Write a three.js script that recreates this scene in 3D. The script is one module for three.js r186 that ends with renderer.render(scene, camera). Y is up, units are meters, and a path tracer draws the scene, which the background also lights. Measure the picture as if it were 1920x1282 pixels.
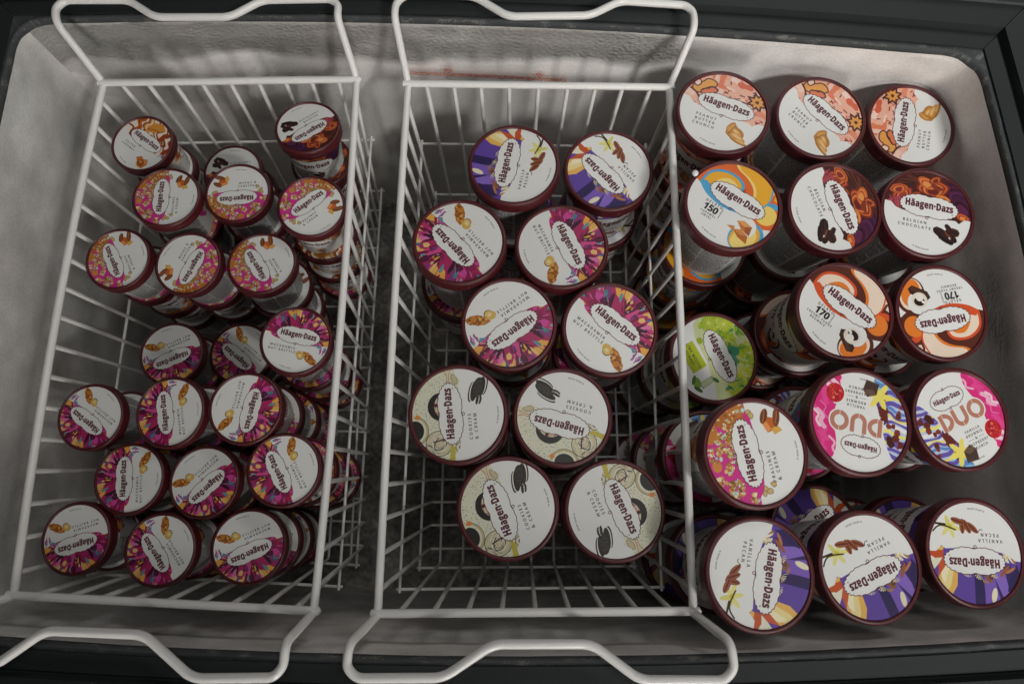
import * as THREE from 'three';
import { mergeGeometries } from 'three/addons/utils/BufferGeometryUtils.js';
import { ImprovedNoise } from 'three/addons/math/ImprovedNoise.js';
import { RectAreaLightUniformsLib } from 'three/addons/lights/RectAreaLightUniformsLib.js';

// ---------------------------------------------------------------- camera, lamps, exposure
const scene = new THREE.Scene();
const camera = new THREE.PerspectiveCamera(53.53, 1024 / 683, 0.02, 30);
camera.position.set(0, 1.41, 0);
camera.lookAt(0, 0, -1.41 * Math.tan(THREE.MathUtils.degToRad(13.7)));
camera.focus = 0.66;
camera.userData.fStop = 5.6;
scene.background = new THREE.Color(0.012, 0.012, 0.012);          // the dim shop around the freezer
const renderer = new THREE.WebGLRenderer({ antialias: true });
renderer.toneMapping = THREE.LinearToneMapping;
renderer.toneMappingExposure = 1.09;
renderer.shadowMap.enabled = true;
RectAreaLightUniformsLib.init();
// one ceiling lamp and two added fill panels, facing down: position, size, radiance
const LAMPS = [
  { at: [1.8, 3.6, 2.0], size: [0.7, 0.7], L: 76, label: 'square ceiling lamp panel in front of the freezer, to the right' },
  { at: [0.2, 2.2, -0.24], size: [0.5, 0.4], L: 2.5, label: 'flat added fill panel hanging straight above the freezer' },
  { at: [1.15, 2.7, -2.19], size: [0.9, 0.9], L: 4.8, label: 'large added fill panel behind the freezer, to the right' },
];
const ADDED_GLOW = { at: [0.85, 1.5, 2.1], size: [1.2, 0.9], L: 14.5 };     // added low fill light, shaped as a cabinet front across the aisle

// ---------------------------------------------------------------- helpers
const rng = (seed) => () => { seed = (seed + 0x6d2b79f5) | 0; let t = Math.imul(seed ^ (seed >>> 15), 1 | seed); t = (t + Math.imul(t ^ (t >>> 7), 61 | t)) ^ t; return ((t ^ (t >>> 14)) >>> 0) / 4294967296; };
const noise = new ImprovedNoise();
const fbm = (x, y, z = 0, o = 4) => { let s = 0, a = 0.5; for (let i = 0; i < o; i++) { s += a * noise.noise(x, y, z + i * 7.3); x *= 2.03; y *= 2.03; a *= 0.5; } return s; };
const sstep = (a, b, x) => { const t = Math.min(1, Math.max(0, (x - a) / (b - a))); return t * t * (3 - 2 * t); };
const lerp = (a, b, t) => a + (b - a) * t;
const V = (x, y, z) => new THREE.Vector3(x, y, z);
const used = {};
function numbered(name) { const n = used[name] = (used[name] ?? -1) + 1; return n ? name + '_' + String(n).padStart(3, '0') : name; }
function tag(o, label, category, group, kind) {
  if (label) o.userData.label = label;
  if (category) o.userData.category = category;
  if (group) o.userData.group = group;
  if (kind) o.userData.kind = kind;
  return o;
}
function thing(name, label, category, group) { const g = new THREE.Group(); g.name = numbered(name); scene.add(g); return tag(g, label, category, group); }
function part(name, geo, mat, parent) { const m = new THREE.Mesh(geo, mat); m.name = name; m.castShadow = m.receiveShadow = true; parent.add(m); return m; }
function canvas(w, h) { const c = document.createElement('canvas'); c.width = w; c.height = h; return c; }
function tex(c, srgb = true) { const t = new THREE.CanvasTexture(c); if (srgb) t.colorSpace = THREE.SRGBColorSpace; t.anisotropy = 8; return t; }
function dataTex(w, h, f, srgb = true) {                           // f(u, v) -> [r, g, b] 0..255
  const d = new Uint8ClampedArray(w * h * 4);
  for (let j = 0; j < h; j++) for (let i = 0; i < w; i++) { const p = f((i + 0.5) / w, (j + 0.5) / h), k = (j * w + i) * 4; d[k] = p[0]; d[k + 1] = p[1]; d[k + 2] = p[2]; d[k + 3] = 255; }
  const t = new THREE.DataTexture(new Uint8Array(d.buffer), w, h); t.magFilter = THREE.LinearFilter; t.minFilter = THREE.LinearFilter; t.wrapS = t.wrapT = THREE.RepeatWrapping;
  if (srgb) t.colorSpace = THREE.SRGBColorSpace; t.needsUpdate = true; return t;
}
// a rod along a polyline with rounded bends; radius may be a function of the arc share
function rod(pts, r, bend = 0.01, sides = 10, closed = false) {
  const P = [], n = pts.length;
  for (let i = 0; i < n; i++) {
    if (!closed && (i === 0 || i === n - 1)) { P.push(pts[i]); continue; }
    const a = pts[(i + n - 1) % n], b = pts[i], c = pts[(i + 1) % n], da = a.clone().sub(b), dc = c.clone().sub(b);
    const k = Math.min(bend, da.length() * 0.45, dc.length() * 0.45), p = b.clone().addScaledVector(da.normalize(), k), q = b.clone().addScaledVector(dc.normalize(), k);
    for (let s = 0; s <= 6; s++) { const t = s / 6; P.push(p.clone().multiplyScalar((1 - t) ** 2).addScaledVector(b, 2 * t * (1 - t)).addScaledVector(q, t * t)); }
  }
  if (closed) P.push(P[0].clone());
  const m = P.length, len = [0]; for (let i = 1; i < m; i++) len.push(len[i - 1] + P[i].distanceTo(P[i - 1]));
  const pos = [], idx = []; let N = V(0.31, 0.87, 0.21);
  for (let i = 0; i < m; i++) {
    const T = P[Math.min(i + 1, m - 1)].clone().sub(P[Math.max(i - 1, 0)]).normalize();
    N = N.clone().addScaledVector(T, -N.dot(T)).normalize(); const B = T.clone().cross(N), rr = (typeof r === 'function' ? r(len[i], len[m - 1]) : r) * (1 + 0.035 * noise.noise(P[i].x * 130, P[i].y * 130, P[i].z * 130));
    for (let j = 0; j < sides; j++) { const a = j / sides * 2 * Math.PI, v = P[i].clone().addScaledVector(N, Math.cos(a) * rr).addScaledVector(B, Math.sin(a) * rr); pos.push(v.x, v.y, v.z); }
    if (i) for (let j = 0; j < sides; j++) { const a = (i - 1) * sides + j, b = (i - 1) * sides + (j + 1) % sides, c = i * sides + j, d = i * sides + (j + 1) % sides; idx.push(a, b, c, b, d, c); }
  }
  if (!closed) for (const e of [0, m - 1]) {                        // domed ends
    const T = e ? P[m - 1].clone().sub(P[m - 2]).normalize() : P[0].clone().sub(P[1]).normalize(), k = pos.length / 3, rr = typeof r === 'function' ? r(len[e], len[m - 1]) : r, c = P[e].clone().addScaledVector(T, rr * 0.6);
    pos.push(c.x, c.y, c.z); for (let j = 0; j < sides; j++) { const a = e * sides + j, b = e * sides + (j + 1) % sides; e ? idx.push(a, b, k) : idx.push(b, a, k); }
  }
  const g = new THREE.BufferGeometry(); g.setAttribute('position', new THREE.Float32BufferAttribute(pos, 3)); g.setIndex(idx); g.computeVertexNormals(); return g;
}
// a grid surface from f(i, j) -> Vector3, with uv from uvf(i, j)
function sheet(ni, nj, f, uvf) {
  const pos = [], uv = [], idx = [];
  for (let i = 0; i <= ni; i++) for (let j = 0; j <= nj; j++) { const p = f(i / ni, j / nj, i, j), q = uvf ? uvf(i / ni, j / nj) : [i / ni, j / nj]; pos.push(p.x, p.y, p.z); uv.push(q[0], q[1]); }
  for (let i = 0; i < ni; i++) for (let j = 0; j < nj; j++) { const a = i * (nj + 1) + j, b = a + nj + 1; idx.push(a, b, a + 1, b, b + 1, a + 1); }
  const g = new THREE.BufferGeometry(); g.setAttribute('position', new THREE.Float32BufferAttribute(pos, 3)); g.setAttribute('uv', new THREE.Float32BufferAttribute(uv, 2)); g.setIndex(idx); g.computeVertexNormals(); return g;
}

// ---------------------------------------------------------------- lid and cup print
const INK = '#4a1420', WHITE = '#e9eae8';
const TAU = Math.PI * 2;
function poly(c, pts, fill, stroke, w) { c.beginPath(); pts.forEach((p, i) => (i ? c.lineTo(p[0], p[1]) : c.moveTo(p[0], p[1]))); c.closePath(); if (fill) { c.fillStyle = fill; c.fill(); } if (stroke) { c.strokeStyle = stroke; c.lineWidth = w; c.stroke(); } }
function ell(c, x, y, rx, ry, rot, fill, stroke, w) { c.beginPath(); c.ellipse(x, y, rx, ry, rot || 0, 0, TAU); if (fill) { c.fillStyle = fill; c.fill(); } if (stroke) { c.strokeStyle = stroke; c.lineWidth = w; c.stroke(); } }
function curve(c, pts, stroke, w, fill) {                          // smooth line through the points
  c.beginPath(); c.moveTo(pts[0][0], pts[0][1]);
  for (let i = 1; i < pts.length - 1; i++) c.quadraticCurveTo(pts[i][0], pts[i][1], (pts[i][0] + pts[i + 1][0]) / 2, (pts[i][1] + pts[i + 1][1]) / 2);
  const e = pts[pts.length - 1]; c.lineTo(e[0], e[1]);
  if (fill) { c.closePath(); c.fillStyle = fill; c.fill(); } if (stroke) { c.strokeStyle = stroke; c.lineWidth = w; c.lineCap = 'round'; c.stroke(); }
}
function lumpy(c, x, y, r, R, k, amp, fill, stroke, w) { const pts = []; for (let i = 0; i < k; i++) { const a = i / k * TAU, q = r * (1 + amp * (R() - 0.5) * 2); pts.push([x + Math.cos(a) * q, y + Math.sin(a) * q]); } poly(c, pts, fill, stroke, w); }
const pick = (R, a) => a[Math.floor(R() * a.length)];
function spaced(c, text, x, y, size, gap, font = 'sans-serif', weight = '', color = '#22181a') {   // letter-spaced capitals centred on x
  c.font = weight + ' 100px ' + font; const k = size / 100; let w = 0; const ws = [...text].map((ch) => c.measureText(ch).width * k); w = ws.reduce((a, b) => a + b, 0) + gap * (text.length - 1);
  let px = x - w / 2; c.fillStyle = color;
  [...text].forEach((ch, i) => { c.save(); c.translate(px, y); c.scale(k, k); c.fillText(ch, 0, 0); c.strokeStyle = color; c.lineWidth = 4; c.strokeText(ch, 0, 0); c.restore(); px += ws[i] + gap; });
}
function wordmark(c, x, y, width, color = '#561a28') {
  c.save(); c.font = 'bold 100px sans-serif'; const t = 'Häagen·Dazs', w = c.measureText(t).width, k = width / w;
  c.translate(x - width / 2, y); c.scale(k, k * 1.24); c.fillStyle = color; c.strokeStyle = color; c.lineWidth = 6; c.lineJoin = 'round'; c.fillText(t, 0, 0); c.strokeText(t, 0, 0); c.restore();
}
function cartouche(c, x, y, a, b, w, fill = WHITE) {
  const pts = [], n = 240;
  for (let i = 0; i < n; i++) {
    const t = i / n * TAU, s = Math.sin(t), co = Math.cos(t), px = Math.sign(co) * Math.abs(co) ** 0.9 * a;
    const dip = 1 - 0.13 * Math.exp(-((px / a / 0.22) ** 2)), scal = 1 + 0.022 * Math.cos(t * 26);
    pts.push([x + px * scal, y + s * b * dip * scal]);
  }
  poly(c, pts, fill, INK, w);
  ell(c, x + 0.02 * a, y - b * 0.98, b * 0.09, b * 0.09, 0, null, INK, w); ell(c, x - 0.05 * a, y + b * 0.99, b * 0.1, b * 0.1, 0, null, INK, w);
}
function upper(c, ragged) {                                        // clip to the part of a lid that carries the picture
  c.beginPath(); c.moveTo(-1.1, -0.15); for (const p of ragged) c.lineTo(p[0], p[1]); c.lineTo(1.1, 0.0); c.lineTo(1.1, -1.1); c.lineTo(-1.1, -1.1); c.closePath(); c.clip();
}
const RAG = [[-0.86, -0.13], [-0.74, -0.02], [-0.6, 0.02], [0, 0.1], [0.66, 0.06], [0.74, 0.12], [0.86, 0.0]];
const PAINT = {
  macadamia(c, R) {
    c.fillStyle = '#b02a63'; c.fillRect(-1.2, -1.2, 2.4, 2.4);
    const petal = (a, r0, l, w, turn, col) => { const rot = a + turn, x = 0.04 + Math.cos(a) * r0 * 1.2, y = -0.1 + Math.sin(a) * r0, dx = Math.cos(rot), dy = Math.sin(rot), j = () => 0.75 + R() * 0.5; poly(c, [[x - dy * w * 0.3, y + dx * w * 0.3], [x + dx * l * 0.3 - dy * w * j(), y + dy * l * 0.3 + dx * w * j()], [x + dx * l * 0.8 - dy * w * j(), y + dy * l * 0.8 + dx * w * j()], [x + dx * l * j(), y + dy * l * j()], [x + dx * l * 0.75 + dy * w * j(), y + dy * l * 0.75 - dx * w * j()], [x + dx * l * 0.25 + dy * w * 0.8, y + dy * l * 0.25 - dx * w * 0.8]], col); };
    const A = () => -Math.PI * (1.12 - R() * 1.24);
    for (let i = 0; i < 26; i++) petal(A(), 0.22 + R() * 0.5, 0.3 + R() * 0.4, 0.07 + R() * 0.08, (R() - 0.5) * 0.5, pick(R, ['#c5307a', '#a8235c', '#d8508f', '#8c1c4f', '#bd2f6c', '#cf4a9c']));
    for (let i = 0; i < 30; i++) petal(A(), 0.42 + R() * 0.45, 0.16 + R() * 0.26, 0.025 + R() * 0.05, (R() - 0.5) * 0.6, pick(R, ['#edc479', '#f0d196', '#e8b65c', '#ecae4c']));
    for (let i = 0; i < 20; i++) petal(A(), 0.34 + R() * 0.4, 0.2 + R() * 0.25, 0.03 + R() * 0.05, (R() - 0.5) * 0.6, pick(R, ['#7a1a45', '#5f143c', '#cc3f86', '#e07aae', '#8a3a78']));
    for (let i = 0; i < 9; i++) petal(A(), 0.45 + R() * 0.35, 0.12 + R() * 0.2, 0.018 + R() * 0.035, (R() - 0.5) * 0.6, pick(R, ['#5f97a4', '#4a8290', '#86b4bc', '#5a6c90']));
    for (const [a0, n] of [[-0.6, 14], [-2.4, 11], [-1.55, 9]]) for (let k = 0; k < n; k++) { c.globalAlpha = 0.9; petal(a0 + (R() - 0.5) * 0.3, 0.34 + R() * 0.12, 0.14 + R() * 0.26, 0.01 + R() * 0.022, (R() - 0.5) * 1.2, pick(R, ['#331026', '#4a1334', '#261a2c', '#5a183c'])); }
    for (let i = 0; i < 26; i++) { c.globalAlpha = 0.7; petal(A(), 0.4 + R() * 0.5, 0.06 + R() * 0.16, 0.006 + R() * 0.014, (R() - 0.5) * 1.2, pick(R, ['#f0b6d4', '#3d1231', '#f4dfb0', '#e88ac0', '#2f1a33'])); }
    c.globalAlpha = 1;
  },
  praline(c, R) {
    c.fillStyle = '#d23590'; c.fillRect(-1.2, -1.2, 2.4, 2.4);
    for (const [x, y, a, b, r, col] of [[0.8, -0.46, 0.24, 0.46, 0.5, '#b9672c'], [0.52, -0.84, 0.2, 0.16, 0.3, '#c47a38'], [0.88, -0.2, 0.14, 0.18, 0, '#c4713a'], [-0.12, -0.86, 0.11, 0.1, 0, '#d08a44']]) ell(c, x, y, a, b, r, col);
    const spots = [[0.74, -0.5, 0.3, 60], [0.3, -0.58, 0.2, 80], [0.02, -0.44, 0.16, 55], [-0.62, -0.56, 0.17, 75], [0.44, -0.36, 0.18, 45], [-0.42, -0.84, 0.1, 18], [0.12, -0.86, 0.16, 40], [0.94, -0.14, 0.12, 26], [-0.86, -0.24, 0.08, 14], [-0.22, -0.62, 0.1, 20]];
    for (const [x, y, s, n] of spots) for (let i = 0; i < n; i++) { const a = R() * TAU, q = s * Math.sqrt(R()), px = x + Math.cos(a) * q, py = y + Math.sin(a) * q; lumpy(c, px, py, 0.014 + R() * 0.034, R, 6, 0.45, pick(R, ['#d2a35c', '#c08a3e', '#e0c48c', '#a9d0d0', '#b98537', '#96692a', '#d6b878', '#efe0b6', '#7f5f26', '#d9903a', '#c6ddd6', '#b07a34']), R() < 0.3 ? '#6f4f1f' : null, 0.005); if (R() < 0.16) ell(c, px, py, 0.012, 0.008, R() * 3, '#f4f7ef'); }
  },
  vanilla(c, R) {
    c.fillStyle = '#5f43a0'; c.fillRect(-1.2, -1.2, 2.4, 2.4);
    poly(c, [[-0.1, -0.2], [-0.16, -1.1], [0.1, -1.1], [0.06, -0.3]], '#2c1d55'); poly(c, [[-0.75, -0.2], [-0.3, -0.4], [-0.36, -1], [-0.9, -0.7]], '#352262');
    poly(c, [[-0.6, -0.25], [-0.72, -0.98], [-0.6, -1.0], [-0.3, -0.3]], '#8768c4'); poly(c, [[-0.36, -0.4], [-0.5, -1.1], [-0.12, -1.1], [-0.16, -0.4]], '#7a5ab8'); poly(c, [[-0.9, -0.2], [-0.7, -0.5], [-0.64, -0.75], [-1, -0.6]], '#2c1d55');
    ell(c, -0.34, -0.82, 0.06, 0.15, 0.25, '#ece3c2'); ell(c, -0.25, -0.5, 0.1, 0.05, 0.7, '#8b5c46'); ell(c, -0.33, -0.46, 0.09, 0.045, -0.4, '#6a4036'); ell(c, -0.17, -0.56, 0.07, 0.03, 0.3, '#a67a58');
    for (const [x, y] of [[0.2, -0.36], [-0.4, -0.36], [-0.06, -0.4]]) for (let k = 0; k < 5; k++) { const a = -1.9 + k * 0.35; poly(c, [[x, y], [x + Math.cos(a) * 0.13 - 0.02, y + Math.sin(a) * 0.13], [x + Math.cos(a) * 0.15, y + Math.sin(a) * 0.15 + 0.02]], '#eae0bf'); }
    poly(c, [[0.4, -0.2], [0.46, -0.66], [0.64, -0.92], [0.9, -0.7], [0.78, -0.2]], '#e9b75c'); poly(c, [[0.46, -0.2], [0.6, -0.66], [0.72, -0.84], [0.84, -0.72], [0.68, -0.2]], '#f0dc9a'); poly(c, [[0.58, -0.25], [0.72, -0.62], [0.8, -0.5], [0.76, -0.2]], '#f6edc6');
    poly(c, [[0.6, -0.18], [0.86, -0.5], [0.84, -0.26], [0.72, -0.1]], '#c9562c'); poly(c, [[0.72, -0.1], [0.84, -0.26], [1.1, -0.52], [1.1, -0.1]], '#e6e3cc'); poly(c, [[0.7, 0.02], [0.72, -0.12], [0.9, -0.14], [1.1, -0.02], [0.88, 0.06]], '#c4501f'); poly(c, [[0.68, 0.1], [0.72, 0.02], [1.0, 0.04], [1, 0.1]], '#e8bb58');
    for (let k = 0; k < 7; k++) ell(c, -0.84 + R() * 0.18, -0.16 + R() * 0.22, 0.1, 0.035, R() * 3, pick(R, ['#ece4b8', '#d9c37a', '#a86f3e', '#e6dfc6', '#f0ebd6']));
    ell(c, -0.62, -0.34, 0.16, 0.04, -0.8, '#9a5a3d'); ell(c, -0.75, -0.32, 0.13, 0.03, -0.5, '#b97a4c');
  },
  cookies(c, R) {
    c.fillStyle = '#dfdfc8'; c.fillRect(-1.2, -1.2, 2.4, 2.4);
    for (let i = 0; i < 420; i++) ell(c, R() * 2.2 - 1.1, -R() * 1.05, 0.004 + R() * 0.007, 0.004 + R() * 0.005, 0, '#3a382d');
    const marble = (x, y, r, n) => { for (let k = 0; k < n; k++) { const q = r * (0.2 + 0.85 * R()), a = R() * TAU; c.beginPath(); c.ellipse(x, y, q, q * (0.6 + R() * 0.3), a, 0, 2 + R() * 2); c.strokeStyle = pick(R, ['#cbbd9c', '#8f8a78', '#e9e5d2', '#4b463c', '#d9c9b6', '#b7a98a']); c.lineWidth = 0.006 + R() * 0.02; c.stroke(); } };
    const bowl = (x, y, r, rot) => { c.save(); c.translate(x, y); c.rotate(rot); ell(c, 0, 0, r, r * 0.94, 0, '#1f1e1b'); ell(c, r * 0.05, r * 0.24, r * 0.84, r * 0.72, 0, '#d4c3a8'); c.beginPath(); c.ellipse(r * 0.05, r * 0.24, r * 0.84, r * 0.72, 0, 0, TAU); c.clip(); for (let k = 0; k < 12; k++) curve(c, [[-r, r * (k * 0.15 - 0.5)], [-r * 0.3, r * (k * 0.15 - 0.7 + R() * 0.2)], [r * 0.4, r * (k * 0.15 - 0.3)], [r, r * (k * 0.15 - 0.5)]], pick(R, ['#dfb0a6', '#b9a488', '#ece4d2', '#83705f', '#d8cbb2']), r * 0.09); poly(c, [[-r * 0.3, -r * 0.2], [r * 0.2, -r * 0.36], [r * 0.3, 0], [-r * 0.1, r * 0.1]], '#dcb92f'); c.restore(); };
    bowl(0.2, -0.36, 0.31, 0.1); ell(c, 0.24, -0.47, 0.04, 0.05, 0, '#5d1a20'); ell(c, -0.28, -0.96, 0.22, 0.19, 0, '#201f1c'); c.beginPath(); c.ellipse(-0.28, -0.95, 0.28, 0.25, 0, 0.1, 2.9); c.strokeStyle = '#c2b07c'; c.lineWidth = 0.035; c.stroke(); c.beginPath(); c.ellipse(-0.28, -0.95, 0.31, 0.28, 0, 0.2, 2.8); c.strokeStyle = '#4b463c'; c.lineWidth = 0.012; c.stroke(); poly(c, [[0.0, -0.98], [0.08, -0.9], [0.02, -0.82], [-0.04, -0.88]], '#de8a35');
    ell(c, 0.68, -0.84, 0.11, 0.07, 0.4, '#a98f6e'); ell(c, 0.7, -0.82, 0.04, 0.02, 0.4, '#d6863a'); ell(c, -0.6, -0.46, 0.27, 0.29, 0.2, '#d5cfae', '#2a261f', 0.014); marble(-0.6, -0.44, 0.25, 30); marble(-0.8, -0.7, 0.2, 14);
    poly(c, [[-0.44, -0.2], [-0.58, -0.38], [-0.46, -0.36], [-0.3, -0.22]], '#221a18'); curve(c, [[-0.5, -0.32], [-0.54, -0.42], [-0.56, -0.58]], '#4d1820', 0.026); poly(c, [[-1.1, -0.1], [-0.72, -0.12], [-0.62, -0.2], [-1.0, -0.26]], '#c4b545'); poly(c, [[-1.1, -0.04], [-0.8, -0.06], [-0.8, -0.1], [-1.1, -0.1]], '#7d6a3f');
    ell(c, -0.72, 0.0, 0.1, 0.11, 0, '#d5cfae', '#2a261f', 0.012); marble(-0.72, 0, 0.08, 8); for (let k = 0; k < 9; k++) curve(c, [[0.62, -0.25 + k * 0.02], [0.8, -0.2 + R() * 0.1], [1.05, -0.3 + k * 0.03]], pick(R, ['#b59f7a', '#8f7d5c', '#d8cfae', '#c98b6b']), 0.016);
    ell(c, 0.78, -0.02, 0.12, 0.06, -0.3, '#cbbf98', '#6d6248', 0.01);
  },
  peanut(c, R) {
    c.fillStyle = '#efb7a0'; c.fillRect(-1.2, -1.2, 2.4, 2.4);
    const blob = (x, y, w, h, rot, col, line) => { c.save(); c.translate(x, y); c.rotate(rot); c.beginPath(); c.moveTo(-w, 0); c.bezierCurveTo(-w * 0.9, -h * 1.3, -w * 0.1, -h * 0.5, w * 0.1, -h); c.bezierCurveTo(w * 0.5, -h * 1.6, w * 1.1, -h * 0.5, w, 0); c.bezierCurveTo(w * 0.8, h * 0.9, w * 0.2, h * 0.2, -w * 0.1, h * 0.9); c.bezierCurveTo(-w * 0.5, h * 1.4, -w, h * 0.8, -w, 0); c.fillStyle = col; c.fill(); if (line) { c.strokeStyle = line; c.lineWidth = 0.03; c.stroke(); } c.restore(); };
    for (let i = 0; i < 34; i++) blob(-0.95 + R() * 1.9, -0.12 - R() * 0.9, 0.07 + R() * 0.12, 0.03 + R() * 0.06, R() * 3, pick(R, ['#f4cdbd', '#e58d6f', '#da6443', '#f1ac90', '#f6d8cc', '#e57d57']));
    for (let i = 0; i < 15; i++) blob(-0.3 + R() * 1.0, -0.42 - R() * 0.42, 0.045 + R() * 0.02, 0.016, R() * 3, pick(R, ['#5a1f22', '#c84a3a', '#6d2622']));
    const star = []; for (let k = 0; k < 16; k++) { const a = k / 16 * TAU + 0.3, r = k % 2 ? 0.14 : 0.22 + R() * 0.05; star.push([0.68 + Math.cos(a) * r, -0.54 + Math.sin(a) * r]); } poly(c, star, '#e7a04c', '#4e1f20', 0.045); lumpy(c, 0.68, -0.54, 0.05, R, 7, 0.3, '#5e261c');
    blob(-0.6, -0.52, 0.3, 0.15, -0.5, '#e8a24e', '#4e1f20'); blob(-0.46, -0.42, 0.2, 0.09, -0.4, '#e07a52', '#4e1f20'); curve(c, [[-0.62, -0.4], [-0.5, -0.54], [-0.36, -0.58], [-0.28, -0.5]], '#4e1f20', 0.03); blob(-0.85, -0.6, 0.16, 0.1, 1.0, '#f6d2c4', '#4e1f20'); curve(c, [[-0.9, -0.36], [-0.74, -0.3], [-0.66, -0.2]], '#4e1f20', 0.045);
    blob(0.3, -0.84, 0.2, 0.08, 0.2, '#da6443'); blob(0.48, -0.36, 0.16, 0.06, 0.2, '#f6d2c4', '#7c3430'); blob(0.86, -0.24, 0.14, 0.07, 0.4, '#e58d6f');
    for (let k = 0; k < 20; k++) ell(c, 0.76 + R() * 0.22, -0.12 + R() * 0.18, 0.035, 0.018, R() * 3, pick(R, ['#c84a3a', '#f0b7a2', '#7c2a28', '#e58b6d'])); blob(-0.72, 0.02, 0.05, 0.05, 0.4, '#6d2622'); blob(-0.6, 0.05, 0.04, 0.04, 0.1, '#a6473a');
  },
  belgian(c, R) {
    c.fillStyle = '#48201b'; c.fillRect(-1.2, -1.2, 2.4, 2.4);
    for (let k = 0; k < 26; k++) curve(c, [[-0.9 + R() * 1.0, -1 + R() * 0.4], [-0.5 + R() * 0.6, -0.75], [-0.2 + R() * 0.6, -0.5 - R() * 0.4]], pick(R, ['#5b2a20', '#37140f', '#6a3626']), 0.02 + R() * 0.03);
    const fold = (x, y, s, rot, cols) => { c.save(); c.translate(x, y); c.rotate(rot); c.scale(s, s); cols.forEach((col, i) => { const k = i / cols.length, w = 1 - k * 0.8; c.beginPath(); c.moveTo(-w, -0.1 + k * 0.1); c.bezierCurveTo(-w * 0.7, -0.75 + k * 0.7, w * 0.6, -0.8 + k * 0.55, w, -0.25 + k * 0.1); c.bezierCurveTo(w * 0.8, 0.35 + k * 0.1, w * 0.1, 0.55 - k * 0.3, -w * 0.35, 0.42 - k * 0.2); c.bezierCurveTo(-w * 0.7, 0.3, -w, 0.2, -w, -0.1 + k * 0.1); c.fillStyle = col; c.fill(); }); c.restore(); };
    fold(0.72, -0.5, 0.5, 0.5, ['#3c1530', '#4d1c42', '#35122c', '#5a2450', '#40173a']); fold(0.8, -0.24, 0.34, 0.9, ['#4d1c3a', '#331026', '#5c2448']);
    fold(0.1, -0.6, 0.4, -0.08, ['#7d2a22', '#c8632c', '#8a3226', '#de8444', '#a2442a', '#6a2220']); fold(-0.06, -0.72, 0.24, 0.5, ['#c4602d', '#de8444', '#b5502b', '#e39455']); fold(0.14, -0.84, 0.16, -0.5, ['#8a3226', '#cf6d34', '#7a2a22']); for (let k = 0; k < 6; k++) { c.beginPath(); c.ellipse(0.2, -0.72, 0.15 - k * 0.022, 0.1 - k * 0.014, 0.2, 0.2, 3.4); c.strokeStyle = k % 2 ? '#5a1f1c' : '#a2452a'; c.lineWidth = 0.022; c.stroke(); }
    curve(c, [[-0.25, -0.5], [0.0, -0.4], [0.3, -0.46], [0.48, -0.62]], '#5a1c1e', 0.06); fold(0.34, -0.4, 0.18, 0.2, ['#d9722c', '#e8934a', '#c25a26']);
    fold(-0.6, -0.34, 0.28, -0.5, ['#8b2f2f', '#c9592c', '#7a2632', '#d97a34', '#9a3a30']); fold(-0.7, -0.46, 0.22, -0.2, ['#c9652c', '#a8442c', '#dd8240', '#8b302c']); fold(-0.74, -0.12, 0.24, -0.4, ['#96344a', '#b54a52', '#822c42', '#a84048']); for (let k = 0; k < 6; k++) curve(c, [[-0.9 + k * 0.06, -0.28], [-0.84 + k * 0.05, -0.1], [-0.74 + k * 0.03, 0.04]], pick(R, ['#c2606a', '#6d1f32', '#b44a52']), 0.014);
    fold(0.82, -0.04, 0.17, 0.3, ['#b14a28', '#d9702e', '#9a3a24', '#e58f4a']); poly(c, [[0.8, 0], [0.98, 0.02], [0.86, 0.1]], '#b5502b'); ell(c, -0.3, -0.42, 0.12, 0.05, -0.4, '#a84a28');
  },
  salted(c, R) {
    c.fillStyle = '#efe3d2'; c.fillRect(-1.2, -1.2, 2.4, 2.4);
    for (const [a, b] of [[-0.8, '#c96a22'], [-0.45, '#e2a048'], [0.0, '#a23f1c'], [0.35, '#7d2f1d'], [0.7, '#b24a20']]) for (let k = 0; k < 4; k++) { const x = a + k * 0.06; curve(c, [[x - 0.2, -1.1], [x + 0.15, -0.8], [x - 0.1, -0.6], [x + 0.2, -0.45], [x + 0.02, -0.2], [x + 0.1, 0]], k % 2 ? b : pick(R, ['#efe3d2', '#d9b48a', '#8a3a1e', '#f3ead9']), 0.05 + R() * 0.04); }
    poly(c, [[-0.3, -0.5], [-0.24, -0.85], [0.1, -1], [0.35, -0.85], [0.1, -0.6], [-0.2, -0.45]], '#d9913a'); curve(c, [[-0.24, -0.55], [0, -0.7], [0.2, -0.66], [0.3, -0.8]], '#8a4a1c', 0.03); poly(c, [[0.3, -0.3], [0.36, -0.75], [0.56, -0.85], [0.5, -0.4]], '#9a3f1a'); curve(c, [[0.55, -0.3], [0.75, -0.5], [0.7, -0.3], [0.9, -0.2], [0.82, 0.05]], '#8b3a22', 0.05); ell(c, 0.86, -0.02, 0.06, 0.09, 0.3, '#a9b6d0');
    curve(c, [[-0.95, -0.3], [-0.7, -0.35], [-0.68, -0.1], [-0.64, 0.04]], '#7c2c1f', 0.06);
  },
  gelato150: (c) => gelato(c, true),
  gelato170: (c) => gelato(c, false),
  lime(c, R) {
    c.fillStyle = '#d3dba4'; c.fillRect(-1.2, -1.2, 2.4, 2.4);
    for (let i = 0; i < 260; i++) { const x = -0.9 + R() * 2, y = -1.1 + R() * 1.1; c.globalAlpha = 0.5 + R() * 0.45; ell(c, x, y, 0.03 + R() * 0.12, 0.02 + R() * 0.06, R() * 3, pick(R, ['#b4c81e', '#a2ba1c', '#ccd634', '#629a2a', '#8fb324', '#ddd844', '#3a8a56', '#d0c42a', '#a8c422', '#bed028'])); }
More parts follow.
